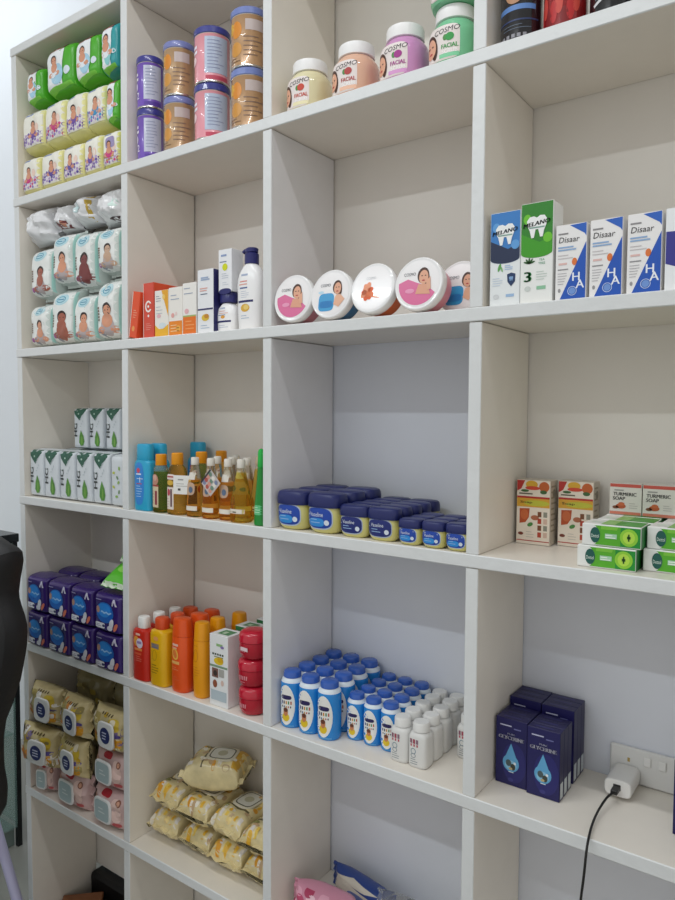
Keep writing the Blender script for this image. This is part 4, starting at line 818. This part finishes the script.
# ================================================================== baby powder bottles
def powder(r, h, lw):
    t = bpy.data.objects.new('powder_bottle', None); C.objects.link(t); hb = h * .88
    se = [(0, r * .9, r * .9, 2.2), (.002, r * .97, r * .97, 2.2), (.006, r, r, 2.2), (hb * .86, r, r, 2.2), (hb * .92, r * .98, r * .98, 2.1), (hb * .975, r * .88, r * .88, 2), (hb, r * .76, r * .76, 2)]
    blue, wh = M('#2488d6', .25, coat=.2), M('#dfe9f2', .25)
    MB().loft(se, blue, 36, fm=lambda z: wh if z > hb * .91 else blue).obj('bottle', t)
    g = G(); cy = hb * .47; u0 = -r * .22
    g.ell(u0, cy, r * .80, hb * .41, '#ecece8', 0, 24); g.rrect(u0 + r * .02, cy + hb * .16, r * .50, hb * .045, '#2a2358', 1, 3)
    for i in range(5): g.rect(u0 - r * .46 + i * r * .22, cy + hb * .02, u0 - r * .34 + i * r * .22, cy + hb * .085, ['#3a4a8c', '#2a2a3a', '#c98a2c', '#4a8a5c', '#b85a3c'][i], 1); g.ell(u0 - r * .36 + i * r * .2, cy - hb * .035, r * .06, hb * .022, ['#4a4a5c', '#3a6a9c', '#d09a3c', '#c05a4c', '#4a4a5c'][i], 1, 8)
    g.ell(u0 - r * .02, cy - hb * .25, r * .36, hb * .085, '#e2c22a', 1); g.ell(u0 - r * .02, cy - hb * .14, r * .22, hb * .085, '#c98258', 2); g.ell(u0 - r * .02, cy - hb * .095, r * .22, hb * .045, '#6a3a2a', 3)
    g.rect(-r * .5, hb * .03, r * .5, hb * .06, '#5aa0d8', 0)
    mb = MB(); g.onto(mb, on_loft(se), .007); mb.obj('label', t)
    c = r * .80; MB().loft([(hb + .0003, c * .96, c * .96, 2), (hb + .001, c, c, 2), (h * .95, c * .98, c * .98, 2), (h * .985, c * .9, c * .9, 2), (h, c * .75, c * .75, 2)], M('#3560b8', .25, coat=.3), 30).obj('cap', t)
    t.rotation_euler = (0, 0, .30)
    return t
grid(powder(.0232, .113, 0), [1.0392, 1.0862, 1.1332], [.0400, .0875, .1350, .1825], Z4, lambda i, j: f'large blue powder bottle, {COLW(i, 3)} column, {ROW(j)} row', 'large blue powder bottles', 'bottle')
grid(powder(.0192, .0890, 0), [1.1780, 1.2170, 1.2560], [.0700, .1098, .1496, .1894], Z4, lambda i, j: f'small blue powder bottle, {COLW(i, 3)} column, {ROW(j)} row', 'small blue powder bottles', 'bottle')
def white_bottle():
    t = bpy.data.objects.new('white_bottle', None); C.objects.link(t); a = .0188
    se = [(0, a * .9, a * .9, 4), (.002, a * .98, a * .98, 4), (.006, a, a, 4), (.055, a, a, 4), (.060, a * .92, a * .92, 3), (.063, a * .72, a * .72, 2)]
    MB().loft(se, M('#dcdcda', .35), 36).obj('bottle', t)
    g = G()
    for i in range(3): g.rect(-.013 + i * .0062, .044, -.0085 + i * .0062, .052, ['#8a5a6c', '#a34a5c', '#8a6a7c'][i], 0); g.rect(-.012 + i * .0062, .0385, -.009 + i * .0062, .043, '#b8495c', 0)
    g.ring(-.006, .030, .0052, .0055, .0012, '#6a8a9a', 0); g.ring(-.006, .022, .005, .004, .001, '#6a7a86', 0); g.lines(-.012, .016, .004, 3, .004, '#8f979c', 0, .0013)
    mb = MB(); g.onto(mb, on_loft(se), .007); mb.obj('label', t)
    MB().loft([(.0634, .0145, .0145, 2), (.064, .0156, .0156, 2), (.077, .0154, .0154, 2), (.080, .0135, .0135, 2)], M('#e6e6e4', .35), 30).obj('cap', t)
    return t
wb = white_bottle()
grid(wb, [1.2950, 1.3335], [.0480, .0860, .1240, .1620, .1930], Z4, lambda i, j: f'small white bottle, {COLW(i, 2)} column, {ROW(j)} row', 'small white bottles', 'bottle')
dup(wb, (1.3900, .1280, Z4), 'small white bottle standing alone close to the right upright')

# ================================================================== glycerine cartons
def f_gl(g, w, h):
    fl(g, -w / 2, 0, w / 2, h, '#1e1c56', 0); g.ell(w * .1, h * .35, w * .38, h * .3, '#262568', 1, 24); g.lines(-w * .36, h * .905, w * .2, 1, .01, '#b9bcd8', 2, .0022); g.lines(w * .08, h * .875, w * .42, 1, .01, '#6f72a8', 2, .002)
    g.text('PURE', 0, h * .775, h * .028, '#d9dbee', 2, w * .24, fat=.0002); g.text('GLYCERINE', 0, h * .715, h * .055, '#eeeef8', 2, w * .80, fat=.00035)
    q = [(0, h * .64)]; 
    for i in range(17): a_ = -PI * .28 + i * (PI * 1.56) / 16; q.append((w * .26 * math.cos(-a_ - 0) if 0 else w * .26 * math.sin(PI / 2 - a_), h * .34 - h * .135 * math.sin(a_ + 0) if 0 else h * .34 - h * .13 * math.sin(a_)))
    g.poly(q, '#5fa4d0', 2); g.ell(0, h * .31, w * .19, h * .075, '#88c0de', 3); g.ell(-w * .07, h * .34, w * .09, h * .05, '#4a5a5c', 4); g.ell(w * .07, h * .29, w * .08, h * .05, '#3c4038', 4); g.ell(w * .13, h * .35, w * .04, h * .02, '#e8ecee', 5); g.ell(0, h * .26, w * .06, h * .02, '#b9a87a', 5); g.rect(-w * .06, h * .205, w * .1, h * .215, '#dfe6ee', 5)
    g.ell(0, h * .09, w * .09, h * .03, '#3a3a7c', 2)
def s_gl(g, d, h): fl(g, 0, 0, d, h, '#1a1848', 0); g.rect(d * .15, h * .03, d * .85, h * .26, '#c4ccd0', 1)
def t_gl(g, w, d): g.rect(-w * .3, d * .35, w * .25, d * .6, '#35346e', 0)
ga = carton('glycerine_carton', .0555, .0195, .115, '#1d1b50', f_gl, s_gl, t_gl); k = 0
gb = carton('glycerine_carton', .0570, .0195, .127, '#1d1b50', f_gl, s_gl, t_gl)
for c_, (x, xb) in enumerate([(1.4925, 1.4905), (1.5500, 1.5492)]):
    y0 = [.0865, .0810][c_]
    for j in range(3):
        q = ga if k == 0 else dup(ga, (0, 0, 0)); k += 1; q.location = (x, y0 - .012 + j * .0202, Z4); tag(q, f'navy glycerine carton with blue drop, {COLW(c_, 2)} column, {ROW(j)} row', 'carton', 'navy glycerine cartons')
    for j in range(3):
        q = gb if (c_ == 0 and j == 0) else dup(gb, (0, 0, 0)); q.location = (xb, .1430 + j * .0202 + (-.0 if c_ == 0 else -.002), Z4); tag(q, f'taller navy glycerine carton, {COLW(c_, 2)} column, {ROW(j + 3)} row', 'carton', 'navy glycerine cartons')
dup(ga, (1.7720, .087, Z4), 'navy glycerine carton standing alone at the right edge of the photo')
# socket, charger, cable
t = thing('wall_socket', 'white double wall socket on the back panel behind the charger', 'socket', (1.6950, D - .0004, Z4 + .0315))
PL = M('#dcdcda', .3)
mb = MB().box(-.0735, .0735, -.009, 0, -.0305, .0305, PL, .003); mb.obj('face_plate', t)
for s in (-1, 1):
    mb = MB().box(s * .012 - .006, s * .012 + .006, -.0125, -.0085, .006, .022, M('#e4e4e2', .3), .0015); mb.obj('rocker_switch', t)
for s in (-1, 1):
    cx = s * .042
    for (x0, x1, y0, y1, c) in [(-.002, .002, .006, .013, '#1c1c1c' if s > 0 else '#b39a58')] + ([(-.011, -.005, -.012, -.0085, '#1c1c1c'), (.005, .011, -.012, -.0085, '#1c1c1c')] if s > 0 else []):
        mb = MB().box(cx + x0, cx + x1, -.0093, -.0088, y0, y1, P(c), 0); mb.obj('pin_hole' if c == '#1c1c1c' else 'earth_pin', t)
t = thing('phone_charger', 'white plug charger block pushed into the wall socket', 'charger', (1.6520, .135, Z4 + .004))
mb = MB(); mb.loft([(0, .0195, .0125, 4), (.002, .0212, .0140, 4), (.055, .0218, .0146, 4), (.0655, .0205, .0132, 4)], M('#e6e5e2', .3), 40)
mb.v = [(x, z, y + .0150) for x, y, z in mb.v]; mb.f = [f[::-1] for f in mb.f]; mb.obj('charger_body', t)
mb = MB().box(-.007, .005, -.0008, .004, .012, .022, M('#2a2a2a', .4), .0008); mb.obj('usb_port', t)
t = thing('charging_cable', 'black charging cable hanging from the charger over the shelf edge', 'cable', (1.651, .135, Z4 + .02))
BK = M('#141414', .4)
def cat(pts, n=8):
    pts = [Vector(p) for p in pts]; o = []
    for i in range(len(pts) - 1):
        p0, p1, p2, p3 = pts[max(i - 1, 0)], pts[i], pts[i + 1], pts[min(i + 2, len(pts) - 1)]
        for k in range(n):
            s = k / n; o.append(.5 * ((2 * p1) + (p2 - p0) * s + (2 * p0 - 5 * p1 + 4 * p2 - p3) * s * s + (3 * p1 - p0 - 3 * p2 + p3) * s ** 3))
    return o + [pts[-1]]
base = Vector((1.651, .135, Z4 + .02))
pl = [Vector(p) - base for p in [(1.651, .116, Z4 + .021), (1.6445, .100, .640), (1.6405, .068, .633), (1.6420, .030, .630), (1.6465, -.006, .6262), (1.6480, -.022, .612), (1.6470, -.028, .580), (1.6430, -.030, .530), (1.6380, -.034, .42), (1.640, -.04, .2), (1.66, -.05, .0), (1.68, -.07, -.14), (1.72, -.10, FZ + .004)]]
MB().tube(cat(pl), .0019, BK, 8).obj('cord', t)
mb = MB().box(-.0055, .0055, -.020, -.0015, -.0035, .0045, BK, .0015); mb.obj('plug', t)

# ================================================================== wet wipes, lower left cell
def wipes(L, W, T, seed, style, axes):
    """pack of wet wipes with a hinged lid on its face; axes 'side' = lid to the front, 'lie' = lid up"""
    t = bpy.data.objects.new('wet_wipes_pack', None); C.objects.link(t)
    base = {'yellow': '#c8b98a', 'pink': '#d3b4b2', 'gold': '#e3d3a2', 'clear': '#a2966e'}[style]
    mb = MB(); f = pillow(mb, L, W, T, M(base, .20, bump=.5, bscale=34, coat=.3, var=.30 if style != 'pink' else .12), axes, seed, 3.6 if style != 'gold' else 6, 3.6 if style != 'gold' else 6, .0058 if style != 'gold' else .0062, 2.8 if style != 'gold' else 3.8, ns=30, n=40, crimp=.07, freq=30); g = G(); rr = random.Random(seed)
    mp = f
    def R(cu, cv, a, b_, m, l, e=3):
        g.rrect(cu, cv, a, b_, m, l, e, 16)
    if axes == 'side':
        if style == 'yellow':
            R(-L * .3, W * .3, L * .09, W * .2, '#c9772c', 0); R(L * .24, W * .7, L * .12, W * .16, '#cdb23a', 0); R(L * .28, W * .28, L * .10, W * .15, '#d89a24', 0); R(-L * .22, W * .75, L * .10, W * .14, '#a9985a', 0)
            R(-L * .32, W * .62, L * .06, W * .12, '#d8d4d8', 1); R(L * .29, W * .46, L * .10, W * .05, '#5a4f96', 2); R(L * .05, W * .12, L * .2, W * .06, '#e0b030', 1)
            for i in range(24): R((rr.random() - .5) * L * .84, W * (.08 + .84 * rr.random()), L * (.03 + .05 * rr.random()), W * (.04 + .06 * rr.random()), ['#d8cfa8', '#cf8a3a', '#8f8250', '#e4dcc4', '#c9a62c', '#7a6a94', '#e6e2da', '#a99a5c'][rr.randrange(8)], i % 2, 2.5)
            for i in range(5): g.ell(-L * .1 + i * L * .07, W * .9, L * .02, W * .03, '#5a4a20', 2, 8)
        elif style == 'pink':
            R(-L * .02, W * .88, L * .12, W * .07, '#b02a36', 1); R(L * .25, W * .55, L * .1, W * .3, '#e6c8c0', 0); R(-L * .3, W * .5, L * .08, W * .3, '#c99a80', 0); g.ell(L * .3, W * .75, L * .05, W * .09, '#8c5a48', 1); g.ell(L * .3, W * .75, L * .03, W * .06, '#d9a58c', 2); R(-L * .3, W * .1, L * .1, W * .08, '#b8303c', 1); R(L * .27, W * .2, L * .09, W * .05, '#c05a5c', 1)
        else:
            for i in range(8): R((rr.random() - .5) * L * .7, W * (.15 + .7 * rr.random()), L * .07, W * .08, ['#b8a868', '#8c7c48', '#d0c690', '#c9b04c'][i % 4], i % 2)
    else:
        for i in range(22): R(W * (rr.random() - .5) * .86, L * (.08 + .84 * rr.random()), W * (.03 + .07 * rr.random()), L * (.02 + .05 * rr.random()), ['#e0b03a', '#e6dfd0', '#e8cf8a', '#bfa27c', '#efe9da', '#d99a2c'][rr.randrange(6)], i % 2, 2.5)
        for i in range(6): g.rect(-W * .42 + i * W * .15, L * .08, -W * .34 + i * W * .15, L * .20, ['#e3b33a', '#dcd6d0', '#e8c65a', '#c9b08c'][i % 4], 2)
        g.rect(-W * .4, L * .80, W * .4, L * .9, '#d9a93c', 0); g.rect(-W * .44, L * .33, W * .44, L * .36, '#6a6040', 0); g.ell(-W * .3, L * .28, W * .1, L * .03, '#8a8a50', 1)
    g.onto(mb, mp, .012, .0003); mb.obj('film', t)
    # lid
    lm = M('#e2e4e4', .3); a, b_ = (L * .23, W * .31) if axes == 'side' else (W * .30, L * .22)
    if style == 'clear': return t
    lb = MB(); hl = .0045 if axes == 'side' else .0028; secs = [(0, a, b_, 4.5), (hl * .7, a, b_, 4.5), (hl, a * .95, b_ * .95, 4.5)]; lb.loft(secs, lm if axes == 'side' else M('#ddd6c2', .3), 36)
    gg = G()
    if axes == 'side' and style == 'yellow': gg.ell(0, 0, a * .62, b_ * .62, '#1f2a66', 0, 24); gg.lines(-a * .34, b_ * .24, a * .34, 3, b_ * .22, '#c9cfe4', 1, .003, seed)
    elif style == 'pink': gg.rrect(0, 0, a * .82, b_ * .82, '#a9bcc0', 0, 5); gg.lines(-a * .4, b_ * .2, a * .4, 2, b_ * .3, '#d3dcdc', 1, .003)
    else:
        gg.rrect(0, 0, a * .84, b_ * .84, '#5a5844', 0, 4); gg.rrect(0, 0, a * .76, b_ * .76, '#dcdad0', 1, 4); gg.ell(0, 0, a * .4, b_ * .34, '#b9b49a', 2)
    gg.onto(lb, on_top(hl))
    if axes == 'side': lb.v = [(x + (L * .10 if style == 'yellow' else -L * .06), -z - T / 2 - .0005, y + W * .46) for x, y, z in lb.v]
    else: lb.v = [(x, y + L * .58, z + T - .0005) for x, y, z in lb.v]
    q = lb.obj('lid', t); q['label'] = 'hinged pack lid'; return t
WG = 'wet wipes packs in the lower left cell'
for L, W, T, sd, st, x, y, z, r, lb in [
    (.078, .088, .06, 1, 'pink', .1800, .034, 0, (0, 0, .25), 'pink wet wipes pack with red stripe at the left end of the bottom layer'),
    (.142, .098, .06, 2, 'pink', .3100, .032, 0, (0, 0, 0), 'pink wet wipes pack in the middle of the bottom layer'),
    (.146, .100, .06, 3, 'pink', .4640, .034, 0, (0, 0, 0), 'pink wet wipes pack at right of the bottom layer'),
    (.138, .096, .06, 4, 'pink', .4680, .034, .1010, (0, 0, 0), 'pink wet wipes pack at right, lying on another pink pack'),
    (.140, .104, .07, 5, 'yellow', .1880, .004, .0880, (0, .06, .20), 'yellow wet wipes pack at left of the second layer, orange end showing'),
    (.122, .098, .07, 6, 'yellow', .3300, .016, .0980, (0, -.02, -.03), 'yellow wet wipes pack in the middle of the second layer'),
    (.128, .104, .07, 7, 'yellow', .1950, .022, .1990, (0, .04, .12), 'yellow wet wipes pack at left of the top layer'),
    (.122, .100, .07, 8, 'yellow', .3320, .022, .2020, (0, .03, -.03), 'yellow wet wipes pack in the middle of the top layer'),
    (.134, .106, .07, 9, 'yellow', .4700, .030, .2000, (0, .0, 0), 'yellow wet wipes pack at right of the top layer'),
    (.150, .110, .06, 10, 'clear', .2300, .125, 0, (0, 0, 0), 'plain yellow film pack at the back left of the bottom layer'),
    (.160, .110, .06, 11, 'clear', .4100, .125, 0, (0, 0, 0), 'plain yellow film pack at the back right of the bottom layer'),
    (.150, .105, .07, 12, 'clear', .2300, .125, .1115, (0, 0, 0), 'plain yellow film pack at the back left of the second layer'),
    (.160, .105, .07, 13, 'clear', .4100, .125, .1115, (0, 0, 0), 'plain yellow film pack at the back right of the second layer'),
    (.165, .100, .07, 14, 'clear', .2550, .130, .2180, (0, .06, 0), 'crumpled yellow film pack on top at the back, left'),
    (.160, .105, .07, 15, 'clear', .4250, .130, .2180, (0, -.03, 0), 'crumpled yellow film pack on top at the back, right')]:
    t = wipes(L, W, T, sd, st, 'side'); t.location = (x, y, Z5 + z); t.rotation_euler = r; tag(t, lb, 'wet wipes', WG)
WG2 = 'yellow wet wipes packs in the second lower cell'
pr = [wipes(.155, .098, .062, 20 + i, 'gold', 'lie') for i in range(4)]
for i, x in enumerate([.626, .732, .836, .936]):
    pr[i].location = (x, .040 + .004 * (i % 2), Z5 + .0060); pr[i].rotation_euler = (0, 0, [.03, -.03, .02, 0][i]); tag(pr[i], f'yellow wet wipes pack, {ORD[i]} from left in the bottom layer, crimped end forward', 'wet wipes', WG2)
for i, x in enumerate([.628, .730, .830, .932]):
    q = dup(pr[(i + 2) % 4], (x, .044 - .006 * (i % 2), Z5 + .0745), f'yellow wet wipes pack, {ORD[i]} from left in the second layer', rz=[-.05, .03, -.03, .02][i])
q = wipes(.160, .108, .074, 31, 'gold', 'lie'); q.location = (.664, .094, Z5 + .1500); q.rotation_euler = (0, 0, -1.15); tag(q, 'yellow wet wipes pack lying crosswise alone on top of the pile', 'wet wipes', WG2)

# ================================================================== lowest shelf goods, bottom of the photo
mb = MB(); f = pillow(mb, .150, .13, .075, F('#c98aa0'), 'side', 41, 3, 3, .004, 2.6); g = G()
for i in range(26): g.ell(-.064 + .005 * i, .03 + .095 * ((i * 37 % 26) / 26), .011, .012, ['#b8486c', '#e2bcc8', '#d9a0b4', '#a83a5c'][i % 4], i % 2, 14)
g.onto(mb, f, .012); o = mb.obj('gift_bag'); o.location = (1.102, .070, Z5 + .006); o.rotation_euler = (0, .05, .15); o.scale = (1, 1, .48); tag(o, 'pink patterned pack lying on the lowest shelf by the upright', 'pack')
mb = MB(); f = pillow(mb, .17, .125, .05, F('#2f478c'), 'side', 43, 3, 3, .003, 2.6); g = G(); g.poly([(-.07, .02), (.06, .02), (.07, .07), (.02, .085), (-.06, .10)], '#d8d2c4', 0); g.ell(0, .06, .025, .015, '#6f7fb8', 1); g.poly([(-.07, .10), (-.02, .118), (.05, .108), (.02, .095), (-.05, .088)], '#cfc9bc', 0); g.onto(mb, f, .012)
o = mb.obj('gift_bag'); o.location = (1.140, .155, Z5 + .006); o.rotation_euler = (0, .05, -.1); o.scale = (1, 1, .44); tag(o, 'blue and cream pack behind the pink patterned pack', 'pack')
mb = MB(); f = pillow(mb, .15, .14, .06, M('#dfe3ea', .06, trans=.85, bump=.6, bscale=40, ior=1.15), 'side', 47, 2.6, 2.6, .009, 2.6, ns=28, n=40, freq=34); o = mb.obj('plastic_bag'); o.location = (1.275, .120, Z5); o.scale = (1, 1, .62); tag(o, 'clear plastic bag lying on the lowest shelf', 'bag')
# under the lowest left shelf
t = thing('cardboard_box', 'brown cardboard box on the floor under the lowest left shelf', 'box', (.215, .094, FZ), .78)
mb = MB().box(-.055, .055, -.055, .055, 0, .034, M('#8a5236', .6, var=.1, bscale=20), .002); mb.obj('box_body', t)
mb = MB().box(-.0565, .0565, -.0565, .0565, .0345, .052, M('#94603f', .6, var=.1, bscale=20), .002); mb.obj('box_lid', t)
t = thing('dark_gap_block', 'flat black block added to fill the dark gap under the back panel', 'filler block', (.335, .244, FZ))  # added black block, stands in for the dark opening below the back panel
mb = MB().box(-.198, .198, -.065, .10, 0, .080, M('#0d0d0f', .5), .01); mb.obj('gap_block_body', t)
mb = MB().tube([(-.05, -.064, .04), (-.045, -.085, .04), (.045, -.085, .04), (.05, -.064, .04)], .006, M('#151517', .4)); mb.obj('handle', t)  # invented detail of the gap filler

# ================================================================== glass display counter at left
t = thing('glass_display_counter', 'glass display counter with black top at the left edge', 'display counter', (-.265, .20, FZ))
TEAL = M('#9fc4bd', .05, alpha=.28); BLK = M('#17191b', .35); H_ = 1.03
mb = MB().box(-.50, .004, -1.3, .004, H_, H_ + .028, M('#202326', .25), .002); mb.obj('counter_top', t)
for (x, y) in [(-.008, -.008), (-.488, -.008), (-.008, -1.288), (-.488, -1.288)]:
    mb = MB().box(x - .008, x + .008, y - .008, y + .008, .0, H_, BLK, .001); mb.obj('corner_post', t)
mb = MB().box(-.003, .0, -1.279, -.017, .07, H_ - .001, TEAL, 0); mb.obj('side_glass', t)
mb = MB().box(-.479, -.017, -.006, -.003, .07, H_ - .001, TEAL, 0); mb.obj('end_glass', t)
for z in (.38, .69):
    mb = MB().box(-.478, -.018, -1.275, -.018, z, z + .006, M('#b5d3cc', .08, alpha=.6), 0); mb.obj('glass_shelf', t)
mb = MB().box(-.479, -.018, -1.278, -.018, 0.002, .068, M('#7d8b86', .4), .002); mb.obj('base', t)
mb = MB().box(-.496, -.490, -1.278, -.018, .07, H_ - .001, M('#9fb5b0', .4), 0); mb.obj('back_board', t)

# ================================================================== office chair at left
ch = thing('office_chair', 'black padded office chair with high back at the left edge', 'chair', (.322, -.30, FZ))
oz = lambda z: z - FZ
outl = [(.26, .995), (.549, 1.0), (.586, .99), (.618, .984), (.632, .977), (.635, .965), (.629, .944), (.622, .924), (.615, .895), (.617, .880), (.626, .863), (.638, .845), (.645, .828), (.646, .812), (.643, .785), (.637, .762), (.617, .705), (.586, .648), (.556, .602), (.543, .556), (.541, .52), (.542, .483), (.552, .455), (.555, .44), (.552, .415), (.527, .381), (.49, .372)]
xc = .36
rt = [(x - xc, oz(z)) for x, z in outl if x > xc]; rt = [(0, oz(.998))] + rt + [(0, oz(.372))]
ful = rt + [(-x, z) for x, z in rt[-2:0:-1]]
def cushion(pts, y0, y1, m, name, bulge=.012):
    n = len(pts); cx = sum(p[0] for p in pts) / n; cz = sum(p[1] for p in pts) / n; mb = MB(); o = []
    prof = [(1.0, y0 * .4 + y1 * .6), (1.0, y0 * .6 + y1 * .4), (.985, y0 + .006), (.95, y0), (.80, y0 - bulge * .6), (.55, y0 - bulge), (.25, y0 - bulge * 1.1)]
    bk = [(.985, y1 - .006), (.95, y1), (.80, y1 + bulge * .5), (.5, y1 + bulge * .8), (.2, y1 + bulge)]
    rings = [[(cx + (x - cx) * s, y, cz + (z - cz) * s) for x, z in pts] for s, y in bk[::-1] + prof]
    vs = [v for r in rings for v in r]; fs = []
    for j in range(len(rings) - 1):
        for i in range(n): a = j * n + i; b_ = j * n + (i + 1) % n; fs.append([a, b_, b_ + n, a + n])
    fs.append(list(range(n))[::-1]); fs.append([(len(rings) - 1) * n + i for i in range(n)])
    mb.add(vs, fs, m); return mb.obj(name, ch, 40)
CHB = M('#141417', .55, bump=.3, bscale=90)
cushion(ful, -.03, .03, CHB, 'backrest')
# padded seam panel on both faces and piping
inn = [(x * .80, oz(.69) + (z - oz(.69)) * .86) for x, z in ful]
pb = [(x, -.0445, z) for x, z in inn]; MB().tube(pb + [pb[0]], .004, M('#0d0d0f', .5), 6).obj('piping', ch)
mb = MB().loft([(oz(.235), .22, .21, 4), (oz(.245), .24, .23, 4), (oz(.30), .245, .235, 4), (oz(.325), .20, .19, 3)], CHB, 40, cx=-.02, cy=-.27); mb.obj('seat', ch)
mb = MB().box(-.04, .04, -.02, .028, oz(.21), oz(.40), M('#1b1b1d', .4), .008); mb.box(-.04, .04, -.28, .0, oz(.205), oz(.230), M('#1b1b1d', .4), .006); mb.obj('back_bracket', ch)
mb = MB().loft([(.09, .028, .028, 2), (oz(.02), .028, .028, 2), (oz(.021), .018, .018, 2), (oz(.21), .018, .018, 2)], M('#2a2a2c', .3, metal=.6), 24, cx=-.02, cy=-.27); mb.obj('gas_lift', ch)
for i in range(5):
    a_ = 2 * PI * i / 5 + .3; dx, dy = math.cos(a_), math.sin(a_)
    mb = MB().tube([(-.02 + dx * .02, -.27 + dy * .02, .10), (-.02 + dx * .27, -.27 + dy * .27, .075)], .018, M('#1b1b1d', .4), 10); q = mb.obj('base_arm', ch)
    w_ = MB().tube([(-.02 + dx * .27 - dy * .02, -.27 + dy * .27 + dx * .02, .028), (-.02 + dx * .27 + dy * .02, -.27 + dy * .27 - dx * .02, .028)], .027, M('#101012', .4), 16); w_.obj('castor', q)
for s in (-1, 1):
    mb = MB().tube([(s * .245 - .02, -.27, oz(.25)), (s * .27 - .02, -.28, oz(.36)), (s * .27 - .02, -.28, oz(.455))], .013, M('#1b1b1d', .4)); mb.box(s * .27 - .05, s * .27 + .01, -.40, -.16, oz(.455), oz(.48), CHB, .008); mb.obj('armrest', ch)
mb = MB().loft([(0, .008, .008, 2), (.003, .007, .007, 2), (.004, .004, .004, 2)], M('#b9b9bc', .2, metal=.9), 16); mb.v = [(.176 + x, -.0355 - z, oz(.425) + y) for x, y, z in mb.v]; mb.f = [f[::-1] for f in mb.f]; mb.obj('chrome_bolt', ch)
# mop handle leaning in the lower left corner
t = thing('mop', 'pale lavender mop stick leaning in the lower left corner', 'mop', (.185, -.05, FZ))
mb = MB().tube([(0, 0, .05), (-.415, -.010, .776)], .0135, M('#b9b7d6', .35), 14); mb.obj('mop_stick', t)
mb = MB().loft([(.0, .06, .045, 2.4), (.012, .065, .048, 2.4), (.03, .05, .035, 2.2), (.06, .018, .018, 2)], M('#9aa3b4', .8, bump=.8, bscale=120), 28); mb.obj('mop_head', t)
